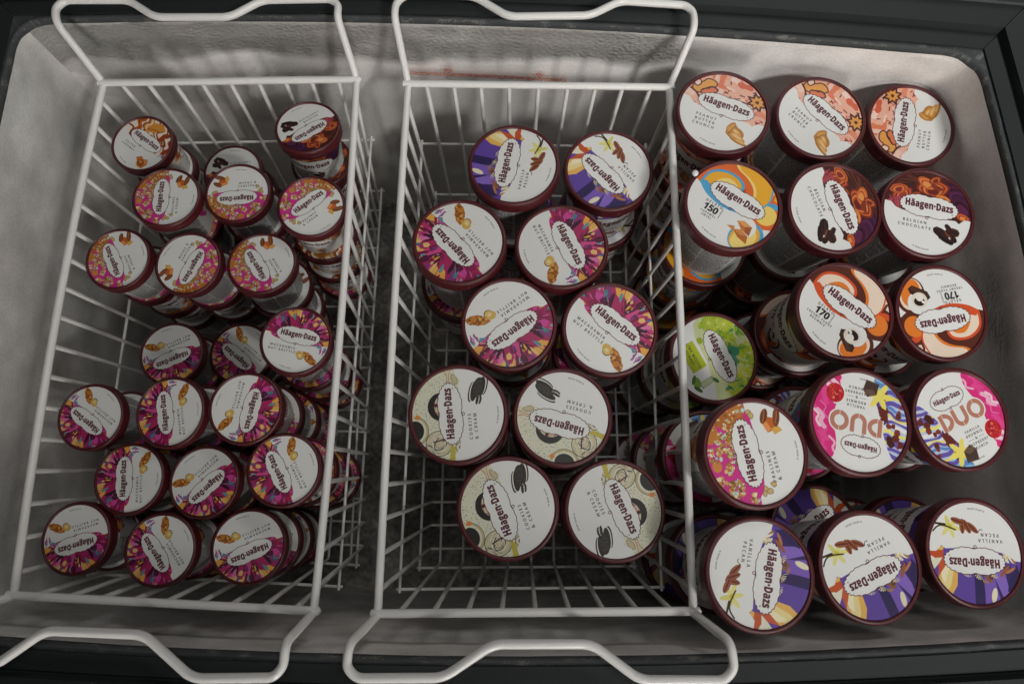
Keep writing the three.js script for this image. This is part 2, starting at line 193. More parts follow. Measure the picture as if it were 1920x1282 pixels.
    c.globalAlpha = 0.9; ell(c, 0.05, -0.5, 0.13, 0.18, 0.4, '#2f8f76'); ell(c, 0.2, -0.42, 0.1, 0.1, 0, '#3fa07c'); ell(c, -0.8, -0.28, 0.17, 0.17, 0, '#a8c021'); ell(c, -0.62, -0.62, 0.2, 0.18, 0, '#b9c92c'); c.globalAlpha = 1;
    for (const [x, y, r] of [[-0.8, -0.28, 0.16], [-0.62, -0.62, 0.18], [0.6, -0.5, 0.2]]) for (let k = 0; k < 12; k++) curve(c, [[x, y], [x + Math.cos(k * 0.52) * r * 0.6, y + Math.sin(k * 0.52) * r * 0.6], [x + Math.cos(k * 0.52) * r, y + Math.sin(k * 0.52) * r]], '#dfe77f', 0.012);
    ell(c, -0.5, 0.13, 0.08, 0.08, 0, '#9ab52a');
  },
};
function gelato(c, blue) {                                        // broad flat swirls
  const [field, band, thin, inner, core, loop, lobe, round] = blue ? ['#efae22', '#e2661f', '#f5d97c', '#efae22', '#f5d97c', '#4aa6d6', '#f5d36a', '#e2661f'] : ['#f1dcc8', '#5a2a1f', '#e8802f', '#f1dcc8', '#e8802f', '#d9552c', '#e8802f', '#5a2a1f'];
  const shape = (pts, fill) => curve(c, pts, null, 0, fill);
  c.fillStyle = field; c.fillRect(-1.2, -1.2, 2.4, 2.4);
  shape([[-1.1, 0.0], [-1.1, -1.1], [-0.4, -1.1], [-0.33, -0.85], [0.0, -0.8], [0.24, -0.66], [0.36, -0.42], [0.36, -0.1], [-0.4, 0.0]], thin);
  shape([[-1.1, 0.0], [-1.1, -1.1], [-0.5, -1.0], [-0.36, -0.83], [-0.03, -0.76], [0.2, -0.6], [0.29, -0.42], [0.28, -0.1], [-0.4, 0.0]], band);
  shape([[-0.9, -0.02], [-0.92, -0.3], [-0.78, -0.56], [-0.46, -0.7], [-0.1, -0.66], [0.03, -0.5], [0.02, -0.3], [-0.3, 0.1], [-0.7, 0.1]], loop);
  shape([[-0.84, -0.02], [-0.86, -0.3], [-0.74, -0.5], [-0.46, -0.64], [-0.14, -0.6], [-0.03, -0.47], [-0.05, -0.3], [-0.4, 0.05], [-0.7, 0.05]], inner);
  shape([[-0.62, -0.3], [-0.5, -0.5], [-0.26, -0.54], [-0.08, -0.42], [-0.1, -0.3], [-0.3, -0.2]], core);
  shape([[0.5, 0.16], [0.6, -0.3], [0.62, -0.44], [0.66, -0.6], [0.62, -0.78], [1.1, -0.9], [1.1, 0.3], [0.8, 0.2]], round);
  shape([[0.56, -0.3], [0.64, -0.56], [1.0, -0.56], [1.0, -0.45], [0.7, -0.42], [0.62, -0.2]], loop); shape([[0.7, -0.62], [0.66, -1.0], [1.1, -0.9], [1.1, -0.6]], blue ? '#efae22' : '#f1dcc8');
  ell(c, 0.74, -0.2, 0.24, 0.24, 0.3, lobe); c.lineCap = 'round'; curve(c, [[0.56, -0.84], [0.63, -0.66], [0.65, -0.5], [0.58, -0.3]], loop, 0.035);
}
const BITS = {                                                     // the picture of what is inside, lower right on a lid
  macadamia(c, R) {
    ell(c, 0.22, 0.4, 0.12, 0.1, 0.2, '#d9b35a'); ell(c, 0.26, 0.47, 0.1, 0.09, 0, '#7d5222'); ell(c, 0.255, 0.455, 0.09, 0.08, 0, '#e3c778'); ell(c, 0.24, 0.435, 0.04, 0.03, 0, '#efdca4');
    poly(c, [[0.3, 0.29], [0.47, 0.3], [0.6, 0.38], [0.72, 0.48], [0.8, 0.66], [0.62, 0.66], [0.46, 0.58], [0.36, 0.46]], '#b5702a');
    for (let i = 0; i < 60; i++) { const x = 0.34 + R() * 0.4, y = 0.34 + (x - 0.28) * 0.56 + (R() - 0.5) * 0.2 * Math.sin((x - 0.28) * 6); lumpy(c, x, y, 0.02 + R() * 0.035, R, 5, 0.5, pick(R, ['#d39344', '#9a5519', '#e0ac5d', '#7d4314', '#c47d2e', '#b86d22'])); }
  },
  praline(c) {
    poly(c, [[0.34, 0.36], [0.56, 0.28], [0.66, 0.42], [0.6, 0.58], [0.4, 0.6]], '#c8662a'); poly(c, [[0.34, 0.36], [0.56, 0.28], [0.6, 0.38], [0.4, 0.45]], '#e69a58'); poly(c, [[0.28, 0.5], [0.4, 0.45], [0.46, 0.6], [0.34, 0.68]], '#dfae58');
    ell(c, 0.68, 0.36, 0.16, 0.075, 0.5, '#7a4324'); ell(c, 0.62, 0.62, 0.2, 0.075, 0.3, '#85492a'); for (const [x, y, r] of [[0.68, 0.36, 0.5], [0.62, 0.62, 0.3]]) { curve(c, [[x - 0.11, y - 0.05], [x, y + 0.01], [x + 0.12, y + 0.04]], '#b57a4c', 0.018); curve(c, [[x - 0.1, y], [x, y + 0.04], [x + 0.1, y + 0.07]], '#4e2816', 0.014); }
  },
  vanilla(c, R) {
    for (let k = 0; k < 6; k++) { const a = k * 1.05 + 0.2; ell(c, 0.52 + Math.cos(a) * 0.13, 0.5 + Math.sin(a) * 0.11, 0.13, 0.045, a, pick(R, ['#e6e08a', '#d9d474', '#eee9a8'])); } ell(c, 0.52, 0.5, 0.05, 0.05, 0, '#d3c83f');
    curve(c, [[0.4, 0.44], [0.66, 0.54], [0.8, 0.5], [0.9, 0.4]], '#2d1c18', 0.03); curve(c, [[0.62, 0.54], [0.84, 0.56]], '#2d1c18', 0.04); curve(c, [[-0.1, 0.4], [-0.14, 0.48], [-0.2, 0.46]], '#2d1c18', 0.014);
    [[0.02, 0.5, 0.7], [0.14, 0.52, 1.1], [0.24, 0.52, 1.6], [0.34, 0.62, 0.3]].forEach(([x, y, r]) => { ell(c, x, y, 0.15, 0.062, r, '#7b3a22'); c.save(); c.translate(x, y); c.rotate(r); for (const q of [-0.03, 0, 0.03]) curve(c, [[-0.12, q], [0, q * 1.3], [0.12, q]], q ? '#b06d45' : '#4e2014', 0.014); c.restore(); });
  },
  cookies(c, R) {
    const e = (x, y, rx, ry, col) => ell(c, x, y, rx, ry, 0.28, col), crumbs = (x, y, rx, ry, n) => { for (let i = 0; i < n; i++) { const a = R() * TAU, q = Math.sqrt(R()) * 0.92; ell(c, x + Math.cos(a) * rx * q, y + Math.sin(a) * ry * q, 0.009, 0.006, R(), pick(R, ['#5a544d', '#171513', '#453f39'])); } };
    e(0.46, 0.335, 0.23, 0.065, '#2a2725'); e(0.47, 0.365, 0.225, 0.065, '#e6e3d8'); e(0.47, 0.4, 0.23, 0.075, '#2a2725');
    e(0.58, 0.64, 0.22, 0.07, '#26231f'); e(0.58, 0.61, 0.22, 0.07, '#e9e6db'); e(0.56, 0.575, 0.22, 0.075, '#2a2725');
    e(0.54, 0.5, 0.23, 0.12, '#221f1d'); e(0.54, 0.495, 0.215, 0.108, '#34302c'); crumbs(0.54, 0.495, 0.2, 0.1, 110); e(0.27, 0.5, 0.1, 0.045, '#2c2926'); e(0.265, 0.47, 0.1, 0.03, '#e6e3d8'); e(0.26, 0.445, 0.1, 0.03, '#302c29'); crumbs(0.27, 0.5, 0.09, 0.035, 20);
  },
  peanut(c) {
    curve(c, [[0.2, 0.34], [0.24, 0.22], [0.36, 0.14], [0.42, 0.26], [0.56, 0.3], [0.66, 0.42], [0.6, 0.56], [0.34, 0.58], [0.22, 0.5]], null, 0, '#c08238'); curve(c, [[0.22, 0.36], [0.3, 0.22], [0.38, 0.2], [0.4, 0.34], [0.3, 0.46]], null, 0, '#d9a052'); curve(c, [[0.28, 0.5], [0.34, 0.34], [0.4, 0.24]], '#96601f', 0.022); curve(c, [[0.36, 0.5], [0.44, 0.36], [0.56, 0.36]], '#a56c28', 0.02);
    ell(c, 0.46, 0.4, 0.12, 0.06, 0.5, '#dca65a'); ell(c, 0.44, 0.38, 0.07, 0.025, 0.5, '#efc888'); ell(c, 0.52, 0.53, 0.2, 0.075, 0.3, '#d59a4c'); ell(c, 0.5, 0.5, 0.14, 0.035, 0.3, '#edc283'); ell(c, 0.56, 0.62, 0.22, 0.05, 0.2, '#c98d42'); ell(c, 0.6, 0.6, 0.12, 0.025, 0.2, '#e6b670'); curve(c, [[0.3, 0.54], [0.5, 0.66], [0.76, 0.66]], '#9a6224', 0.018);
  },
  belgian(c, R) {
    for (const [x, y, rx, ry, rot, col] of [[0.34, 0.42, 0.2, 0.11, 0.45, '#241513'], [0.6, 0.36, 0.17, 0.11, -0.1, '#3a211c'], [0.5, 0.26, 0.1, 0.06, 0.8, '#1f1210'], [0.46, 0.56, 0.2, 0.07, 0.4, '#1d1110'], [0.64, 0.52, 0.09, 0.07, 1, '#2c1814']]) { ell(c, x, y, rx, ry, rot, col); for (let k = 0; k < 6; k++) { c.save(); c.translate(x, y); c.rotate(rot); curve(c, [[-rx * 0.8, (k - 2.5) * ry * 0.3], [0, (k - 2.5) * ry * 0.33], [rx * 0.85, (k - 2.5) * ry * 0.28]], pick(R, ['#4a2c25', '#140b0a', '#5c362c']), 0.01); c.restore(); } } curve(c, [[0.44, 0.38], [0.5, 0.44], [0.58, 0.5]], '#8a5142', 0.03);
  },
  salted(c) { poly(c, [[0.2, 0.5], [0.34, 0.36], [0.46, 0.42], [0.62, 0.34], [0.72, 0.5], [0.64, 0.74], [0.42, 0.76], [0.32, 0.6]], '#c9762e'); ell(c, 0.48, 0.58, 0.13, 0.12, 0, '#a3521c'); ell(c, 0.46, 0.55, 0.06, 0.05, 0, '#dc9a54'); poly(c, [[0.5, 0.42], [0.62, 0.34], [0.72, 0.5], [0.62, 0.56]], '#e0965a'); curve(c, [[0.36, 0.68], [0.46, 0.76], [0.6, 0.74]], '#ecbb7c', 0.03); },
  gelato150(c) { swirlCorner(c, ['#4aa6d6', '#efae22', '#f5d97c']); c.save(); c.translate(0.05, -0.1); poly(c, [[0.22, 0.36], [0.36, 0.28], [0.58, 0.32], [0.62, 0.54], [0.4, 0.5]], '#c9772f'); poly(c, [[0.22, 0.36], [0.36, 0.28], [0.58, 0.32], [0.44, 0.4]], '#e2a05c'); poly(c, [[0.44, 0.4], [0.58, 0.32], [0.62, 0.54], [0.5, 0.52]], '#a75a22'); poly(c, [[0.24, 0.58], [0.4, 0.5], [0.6, 0.56], [0.66, 0.74], [0.42, 0.7]], '#b96624'); poly(c, [[0.24, 0.58], [0.4, 0.5], [0.6, 0.56], [0.44, 0.62]], '#d58a45'); poly(c, [[0.08, 0.58], [0.24, 0.5], [0.28, 0.62]], '#c98444'); c.restore(); },
  gelato170(c) { swirlCorner(c, ['#5a2a1f', '#f1dcc8', '#e8802f']); c.save(); c.translate(0.02, -0.08); poly(c, [[0.14, 0.46], [0.24, 0.4], [0.6, 0.62], [0.62, 0.74], [0.5, 0.8], [0.18, 0.6]], '#3d231c'); poly(c, [[0.16, 0.5], [0.3, 0.54], [0.58, 0.72], [0.5, 0.78]], '#57352a'); ell(c, 0.42, 0.44, 0.19, 0.18, 0, '#e6dfd2'); ell(c, 0.43, 0.41, 0.13, 0.1, 0.2, '#2a1814'); ell(c, 0.4, 0.5, 0.09, 0.09, 0, '#efeae0'); ell(c, 0.34, 0.38, 0.05, 0.03, 0.6, '#f4f0e8'); c.restore(); },
  lime(c) { c.save(); c.translate(-0.02, 0.5); poly(c, [[-0.56, -0.2], [0.12, -0.26], [0.16, 0.14], [-0.5, 0.2]], '#b3c321'); c.restore(); poly(c, [[0.36, 0.24], [0.5, 0.2], [0.56, 0.6], [0.4, 0.62]], '#9fb08a'); poly(c, [[0.38, 0.3], [0.5, 0.28], [0.54, 0.56], [0.41, 0.58]], '#c5cfa6'); ell(c, 0.38, 0.66, 0.14, 0.09, 0.3, '#7fa03a'); ell(c, 0.5, 0.2, 0.09, 0.04, -0.5, '#3f6b2c'); ell(c, 0.28, 0.7, 0.12, 0.045, 0.7, '#4c7238'); ell(c, 0.52, 0.7, 0.12, 0.045, -0.6, '#3f6630'); },
};
function swirlCorner(c, P) { ell(c, 0.62, 0.5, 0.34, 0.42, 0.5, P[0]); ell(c, 0.6, 0.52, 0.27, 0.37, 0.5, P[1]); ell(c, 0.6, 0.56, 0.22, 0.32, 0.5, P[2]); ell(c, 0.5, 0.3, 0.24, 0.25, 0.3, WHITE); }
const LINES = { macadamia: ['MACADAMIA', 'NUT BRITTLE'], praline: ['PRALINES', '& CREAM'], vanilla: ['VANILLA', 'PECAN'], cookies: ['COOKIES', '& CREAM'], peanut: ['PEANUT', 'BUTTER', 'CRUNCH'], belgian: ['BELGIAN', 'CHOCOLATE'], salted: ['SALTED', 'CARAMEL'] };
const LX = { vanilla: -0.36, cookies: -0.3, peanut: -0.33, belgian: -0.28, salted: -0.34, macadamia: -0.35, praline: -0.32 };
function lidLabel(kind) {
  const S = 640, cv = canvas(S, S), c = cv.getContext('2d'), R = rng(kind.length * 977 + kind.charCodeAt(0) * 31 + kind.charCodeAt(kind.length - 1));
  c.translate(S / 2, S / 2); c.scale(S / 2 * 0.995, S / 2 * 0.995); c.fillStyle = WHITE; c.fillRect(-1.1, -1.1, 2.2, 2.2);
  if (kind === 'duo') duo(c, R);
  else {
    c.save(); upper(c, kind.startsWith('gelato') ? [[-0.86, -0.06], [-0.6, 0.02], [0, 0.1], [0.4, 0.1], [0.7, 0.16], [0.84, 0.14]] : kind === 'lime' ? [[-0.9, 0.1], [-0.6, 0.2], [0, 0.2], [0.7, 0.3], [0.9, 0.4]] : RAG); PAINT[kind](c, R); c.restore();
    if (kind === 'macadamia') for (let k = 0; k < 9; k++) { const x = 0.76 + R() * 0.2, y = 0.02 + R() * 0.14; curve(c, [[x, y], [x + 0.03, y + 0.07], [x + 0.02, y + 0.13]], pick(R, ['#58b0b8', '#9c3b86', '#7d4a97', '#c9308f']), 0.025); }
    if (kind === 'praline') for (const [x, y] of [[-0.72, 0.02], [-0.78, 0.1], [-0.66, 0.2], [-0.8, -0.02], [0.8, 0.06], [0.74, 0.1]]) lumpy(c, x, y, 0.06, R, 6, 0.3, '#cdb27a', '#8a6f38', 0.012);
    if (kind.startsWith('gelato')) {
      curve(c, [[-0.9, -0.1], [-0.82, -0.02], [-0.675, 0.07], [-0.46, 0.14], [-0.24, 0.175], [0.05, 0.15], [0.3, 0.06], [0.2, 0.02], [-0.5, -0.1], [-0.8, -0.2]], null, 0, kind === 'gelato150' ? '#4aa6d6' : '#d9552c');
    }
    BITS[kind](c, R);
    cartouche(c, 0.03, -0.165, 0.68, 0.285, 0.014); wordmark(c, 0.03, -0.12, 1.13); spaced(c, 'TM', 0.58, -0.06, 0.03, 0);
    if (kind.startsWith('gelato')) {
      const n = kind.slice(6); spaced(c, 'GELATO', -0.35, 0.235, 0.085, 0.022); spaced(c, n, -0.36, 0.42, 0.22, -0.004, 'sans-serif', 'bold', '#191415');
      const l = n === '150' ? ['CARAMEL', 'SWIRL'] : ['CREAMY FUDGE', 'BROWNIE']; spaced(c, l[0], -0.35, 0.505, 0.066, 0.016); spaced(c, l[1], -0.35, 0.585, 0.066, 0.016);
      c.save(); c.translate(-0.1, 0.33); c.rotate(-Math.PI / 2); spaced(c, 'CALORIES*', 0, 0, 0.048, 0.004); c.restore();
    } else if (kind === 'lime') { c.save(); c.rotate(-0.05); spaced(c, 'LIME MOJITO', -0.26, 0.45, 0.09, 0.012); spaced(c, 'SORBET', -0.26, 0.56, 0.09, 0.012); c.restore(); }
    else LINES[kind].forEach((t, i) => spaced(c, t, LX[kind], 0.28 + i * 0.118, 0.094, 0.03));
  }
  c.save(); const code = 'P5 B07055 AC01035'; for (let i = 0; i < code.length; i++) { c.save(); c.rotate((0.12 - i * 0.0255 + 0.2)); c.translate(0, kind === 'duo' ? 0.9 : 0.9); spaced(c, code[i], 0, 0, 0.042, 0, 'sans-serif', '', '#5d5a5a'); c.restore(); } c.restore();
  return tex(cv);
}
function duo(c, R) {
  c.save(); c.beginPath(); c.moveTo(-1.1, -0.75); c.lineTo(-0.74, -0.62); c.bezierCurveTo(-0.5, -0.3, -0.5, 0.0, -0.34, 0.36); c.bezierCurveTo(-0.26, 0.6, -0.2, 0.8, -0.24, 1.1); c.lineTo(-1.1, 1.1); c.closePath(); c.clip();
  c.fillStyle = '#c3cfe8'; c.fillRect(-1.2, -1.2, 1.4, 2.4); for (let k = 0; k < 22; k++) { const y = -0.6 + k * 0.08; curve(c, [[-1.1, y], [-0.8, y + 0.12 * Math.sin(k)], [-0.6, y + 0.1], [-0.4, y - 0.04], [-0.1, y + 0.14]], pick(R, ['#f0df55', '#5f8fd0', '#eef0f3', '#4a66b0', '#f3e77a', '#d9c2e4', '#8fc0ea', '#f0e27a', '#e9edf2', '#6a58b0']), 0.03 + R() * 0.07); }
  for (let k = 0; k < 24; k++) lumpy(c, -0.9 + R() * 0.7, -0.4 + R() * 1.2, 0.03 + R() * 0.07, R, 6, 0.3, pick(R, ['#6b2a22', '#4a1f19', '#84372a'])); c.restore();
  c.save(); c.beginPath(); c.moveTo(1.1, -0.95); c.lineTo(0.52, -0.84); c.bezierCurveTo(0.34, -0.5, 0.62, -0.2, 0.56, 0.1); c.bezierCurveTo(0.5, 0.5, 0.44, 0.7, 0.5, 1.1); c.lineTo(1.1, 1.1); c.closePath(); c.clip();
  c.fillStyle = '#dd2f7f'; c.fillRect(0, -1.2, 1.2, 2.4); for (let k = 0; k < 26; k++) { const x = 0.35 + R() * 0.65, y = -0.9 + R() * 1.8; curve(c, [[x, y], [x + 0.12, y + 0.1], [x + 0.02, y + 0.22], [x + 0.18, y + 0.32]], pick(R, ['#ee6fae', '#f5b6d2', '#c41d63', '#e84c96', '#f9d3e3']), 0.03 + R() * 0.07); } c.restore();
  ell(c, 0.58, 0.48, 0.19, 0.2, 0, '#c8232f'); for (let k = 0; k < 34; k++) { const a = R() * TAU, q = Math.sqrt(R()) * 0.16; ell(c, 0.58 + Math.cos(a) * q, 0.48 + Math.sin(a) * q, 0.035, 0.035, 0, pick(R, ['#e2453f', '#b71a2a', '#ef7a66', '#d22f36']), '#8f1422', 0.006); }
  for (let k = 0; k < 6; k++) ell(c, -0.36 + Math.cos(k * 1.05) * 0.15, 0.62 + Math.sin(k * 1.05) * 0.14, 0.17, 0.06, k * 1.05, '#f1e271'); poly(c, [[-0.3, 0.62], [-0.1, 0.54], [0.0, 0.68], [-0.06, 0.9], [-0.34, 0.86]], '#4c3830'); poly(c, [[-0.3, 0.62], [-0.1, 0.54], [0.0, 0.68], [-0.2, 0.72]], '#6d554a'); poly(c, [[-0.6, 0.1], [-0.4, 0.2], [-0.34, 0.42], [-0.56, 0.34]], '#6b2a22');
  cartouche(c, -0.06, -0.5, 0.42, 0.22, 0.012); wordmark(c, -0.06, -0.46, 0.7);
  const cop = '#bd7f6b'; c.lineWidth = 0.1; c.strokeStyle = WHITE; const L = (f, w, s) => { c.lineWidth = w; c.strokeStyle = s; f(); c.stroke(); };
  for (const [w, s] of [[0.15, WHITE], [0.092, cop]]) {
    L(() => { c.beginPath(); c.moveTo(-0.43, -0.24); c.lineTo(-0.43, 0.12); }, w, s); L(() => { c.beginPath(); c.ellipse(-0.4, -0.06, 0.19, 0.15, 0, -Math.PI / 2, Math.PI / 2); }, w, s);
    L(() => { c.beginPath(); c.moveTo(-0.1, -0.24); c.lineTo(-0.1, -0.02); c.ellipse(0.03, -0.02, 0.13, 0.13, 0, Math.PI, 0, true); c.lineTo(0.16, -0.24); }, w, s); L(() => { c.beginPath(); c.ellipse(0.44, -0.06, 0.155, 0.16, 0, 0, TAU); }, w, s);
  }
  c.lineWidth = 0.012; c.strokeStyle = WHITE; for (const [x, y0, y1] of [[0.03, 0.02, 0.2], [0.44, -0.3, -0.15], [0.44, 0.04, 0.2]]) { c.beginPath(); c.moveTo(x, y0); c.lineTo(x, y1); c.stroke(); } c.beginPath(); c.moveTo(-0.375, -0.3); c.lineTo(-0.375, 0.2); c.stroke();
  ['VANILLA', 'BROWNIE', '&', 'RASPBERRY', 'CRUNCH'].forEach((t, i) => spaced(c, t, 0.12, 0.32 + i * 0.095, 0.075, 0.016)); c.lineWidth = 0.006; c.strokeStyle = '#555'; for (const s of [-1, 1]) { c.beginPath(); c.moveTo(0.12 + s * 0.06, 0.485); c.lineTo(0.12 + s * 0.2, 0.485); c.stroke(); }
}
const PAL = { macadamia: ['#c42a86', '#8e1a5c', '#eec06a', '#531541'], praline: ['#d5359a', '#d9b06c', '#c86a25', '#b9dad8'], vanilla: ['#5f43a0', '#2c1d55', '#e9b75c', '#c9562c'], cookies: ['#e2e1c4', '#1d1c1a', '#cfb79b', '#ecc531'], peanut: ['#eeb49e', '#e58b6d', '#5a1f22', '#e8a04b'], belgian: ['#4a1e1b', '#d8722f', '#8b2f3b', '#43183a'], salted: ['#efe3d2', '#c96a22', '#8a3a1e', '#e2a048'], gelato150: ['#efae22', '#e2641f', '#43a5d8', '#f3d36b'], gelato170: ['#5b2a1f', '#e2763a', '#f0d9c4', '#d5522c'], lime: ['#b5c81e', '#5f9a2c', '#e0d94b', '#2f8f76'], duo: ['#dd2f7f', '#f0df55', '#5f86c9', '#6b2a22'] };
function cupWrap(kind) {                                           // front in the middle, small print at both ends
  const W = 1024, H = 288, cv = canvas(W, H), c = cv.getContext('2d'), R = rng(kind.length * 131 + kind.charCodeAt(1) * 7); c.fillStyle = '#dfe0de'; c.fillRect(0, 0, W, H);
  c.save(); c.beginPath(); c.moveTo(300, 0); c.lineTo(724, 0); c.lineTo(740, 90); c.lineTo(700, 150); c.lineTo(512, 120); c.lineTo(324, 150); c.lineTo(284, 90); c.closePath(); c.clip();
  c.translate(512, 210); c.scale(230, 190); if (PAINT[kind]) PAINT[kind](c, R); else { c.fillStyle = PAL[kind][0]; c.fillRect(-1.2, -1.2, 2.4, 2.4); for (let k = 0; k < 60; k++) curve(c, [[-1 + R() * 2, -1], [-1 + R() * 2, -0.6], [-1 + R() * 2, -0.2]], pick(R, PAL[kind]), 0.1); } c.restore();
  c.save(); c.translate(512, 138); c.scale(190, 190); cartouche(c, 0, 0, 0.74, 0.3, 0.014); wordmark(c, 0, 0.06, 1.2); c.restore();
  c.save(); c.translate(490, 170); c.scale(120, 120); if (BITS[kind]) BITS[kind](c, R); c.restore();
  const lines = LINES[kind] || (kind === 'lime' ? ['LIME MOJITO', 'SORBET'] : kind === 'duo' ? ['DUO'] : [kind.slice(6)]); lines.forEach((t, i) => spaced(c, t, 430, 220 + i * 20, kind.startsWith('gel') ? 46 : 16, 4, 'sans-serif', kind.startsWith('gel') ? 'bold' : ''));
  for (let k = 0; k < 16; k++) { const x = 250 + R() * 520; c.globalAlpha = 0.9; poly(c, [[x, H], [x + 20 + R() * 40, H - 10 - R() * 22], [x + 60 + R() * 50, H]], pick(R, PAL[kind])); } c.globalAlpha = 1;
  for (const [x0, x1] of [[6, 124], [132, 262], [770, 880], [890, 1018]]) for (let y = 20; y < 262; y += 6.2) { let x = x0; const end = x1 - (R() < 0.15 ? R() * 50 : 0); while (x < end - 4) { const l = Math.min(end - x, 3 + R() * 13); c.fillStyle = R() < 0.1 ? '#111' : '#38363b'; c.fillRect(x, y, l, 3.3); x += l + 2.4; } }
  c.fillStyle = '#2a2729'; for (const x of [128, 885]) c.fillRect(x, 16, 1.6, 246); c.fillRect(8, 66, 250, 1.5); c.fillRect(770, 120, 250, 1.5);
  return tex(cv);
}
const KINDS = ['salted', 'belgian', 'praline', 'macadamia', 'vanilla', 'cookies', 'peanut', 'gelato150', 'gelato170', 'lime', 'duo'];
const grain = dataTex(256, 256, (u, v) => { const k = 150 + 60 * fbm(u * 40, v * 40, 3, 3) + 40 * noise.noise(u * 128, v * 128, 1); return [k, k, k]; }, false);
const LABEL = {}, WRAP = {};
for (const k of KINDS) {
  LABEL[k] = new THREE.MeshStandardMaterial({ map: lidLabel(k), roughness: 0.42, bumpMap: grain, bumpScale: 0.00012 });
  WRAP[k] = new THREE.MeshStandardMaterial({ map: cupWrap(k), roughness: 0.5 });
}
const rimScuff = dataTex(256, 64, (u, v) => { const k = 128 + 90 * fbm(u * 30, v * 8, 5, 4); return [k, k, k]; }, false);
const lidSkin = (() => { const R = rng(31), W = 1024, H = 256, d = new Float32Array(W * H); for (let i = 0; i < 90; i++) { const x = R() * W, y = R() * H, q = 0.8 + R() * 1.6; for (let j = -4; j <= 4; j++) for (let k = -4; k <= 4; k++) { const yy = Math.floor(y) + j, xx = (Math.floor(x) + k + W) % W; if (yy >= 0 && yy < H && Math.hypot(j, k) < q) d[yy * W + xx] = 0.3 + R() * 0.5; } } return dataTex(W, H, (u, v) => { const f = d[Math.floor(v * H) * W + Math.floor(u * W)], g = 1 + 0.10 * fbm(u * 24, v * 6, 11, 3); return [lerp(82 * g, 215, f), lerp(26 * g, 205, f), lerp(31 * g, 200, f)]; }); })();
const gasketSkin = dataTex(1024, 64, (u, v) => { const f = 0.6 * sstep(0.12, 0.5, fbm(u * 30, v * 2, 5, 4) + 0.3 * noise.noise(u * 300, v * 7, 3) + 0.05), g = noise.noise(u * 400, v * 20, 2) * 12; return [lerp(66, 148, f) + g, lerp(70, 146, f) + g, lerp(71, 140, f) + g]; });
const M = {
  lid: new THREE.MeshStandardMaterial({ map: lidSkin, roughness: 0.43, bumpMap: rimScuff, bumpScale: 0.0002 }),
  wire: new THREE.MeshStandardMaterial({ color: new THREE.Color(0.89, 0.885, 0.865), roughness: 0.3 }),
  frame: new THREE.MeshStandardMaterial({ color: new THREE.Color(0.015, 0.019, 0.021), roughness: 0.6, bumpMap: grain, bumpScale: 0.0002 }),
  gasket: new THREE.MeshStandardMaterial({ map: gasketSkin, roughness: 0.7, bumpMap: grain, bumpScale: 0.0006 }),
  cabinet: new THREE.MeshStandardMaterial({ color: new THREE.Color(0.62, 0.62, 0.6), roughness: 0.4 }),
  ice: new THREE.MeshPhysicalMaterial({ color: new THREE.Color(0.8, 0.82, 0.82), roughness: 0.25 }),
};

// ---------------------------------------------------------------- lamps
for (const l of LAMPS) {
  const g = thing('ceiling_or_fill_lamp', l.label, 'ceiling lamp'); g.position.set(...l.at); g.rotation.x = Math.PI / 2;
  const bx = new THREE.BoxGeometry(l.size[0] + 0.05, l.size[1] + 0.05, 0.05); bx.translate(0, 0, -0.027); part('housing', bx, M.cabinet, g);
  part('diffuser', new THREE.PlaneGeometry(l.size[0], l.size[1]), new THREE.MeshStandardMaterial({ color: 0xffffff, emissive: new THREE.Color(1, 0.98, 0.94), emissiveIntensity: 1.0 }), g);
  const a = new THREE.RectAreaLight(new THREE.Color(1, 0.975, 0.935), l.L, l.size[0], l.size[1]); a.position.set(l.at[0], l.at[1] - 0.01, l.at[2]); a.rotation.x = -Math.PI / 2; a.name = 'lamp_glow'; scene.add(a);
}

{ // an added fill light in a cabinet shape across the aisle, facing the freezer
  const g = thing('added_light_cabinet', 'added white cabinet shape with a glowing fill panel, across the aisle from the freezer', 'added fill light'); g.position.set(ADDED_GLOW.at[0], 0, ADDED_GLOW.at[2]);
  const b = new THREE.BoxGeometry(1.46, 2.1, 0.6); b.translate(0, 1.05, 0.33); part('body', b, M.cabinet, g);
  const d = new THREE.PlaneGeometry(...ADDED_GLOW.size); d.rotateY(Math.PI); d.translate(0, ADDED_GLOW.at[1], 0.02); part('added_fill_panel', d, new THREE.MeshStandardMaterial({ color: 0xffffff, emissive: new THREE.Color(1, 0.98, 0.94), emissiveIntensity: 1.0 }), g);
  const a = new THREE.RectAreaLight(new THREE.Color(1, 0.955, 0.90), ADDED_GLOW.L, ...ADDED_GLOW.size); a.position.set(...ADDED_GLOW.at); a.lookAt(ADDED_GLOW.at[0], ADDED_GLOW.at[1], 0); a.name = 'added_fill_light'; scene.add(a);
}
// unseen pillar added to keep part of the light off the left freezer half
{
  const g = thing('added_shade_pillar', 'square light-blocking pillar added across the aisle in front of the freezer', 'pillar'), m = new THREE.MeshStandardMaterial({ color: new THREE.Color(0.55, 0.54, 0.51), roughness: 0.8 });
  g.position.set(0.79, 0, 1.35); const b = new THREE.BoxGeometry(0.5, 3.65, 0.5); b.translate(0, 1.825, 0); part('shaft', b, m, g); const k = new THREE.BoxGeometry(0.53, 0.12, 0.53); k.translate(0, 0.06, 0); part('skirting', k, M.frame, g);
}
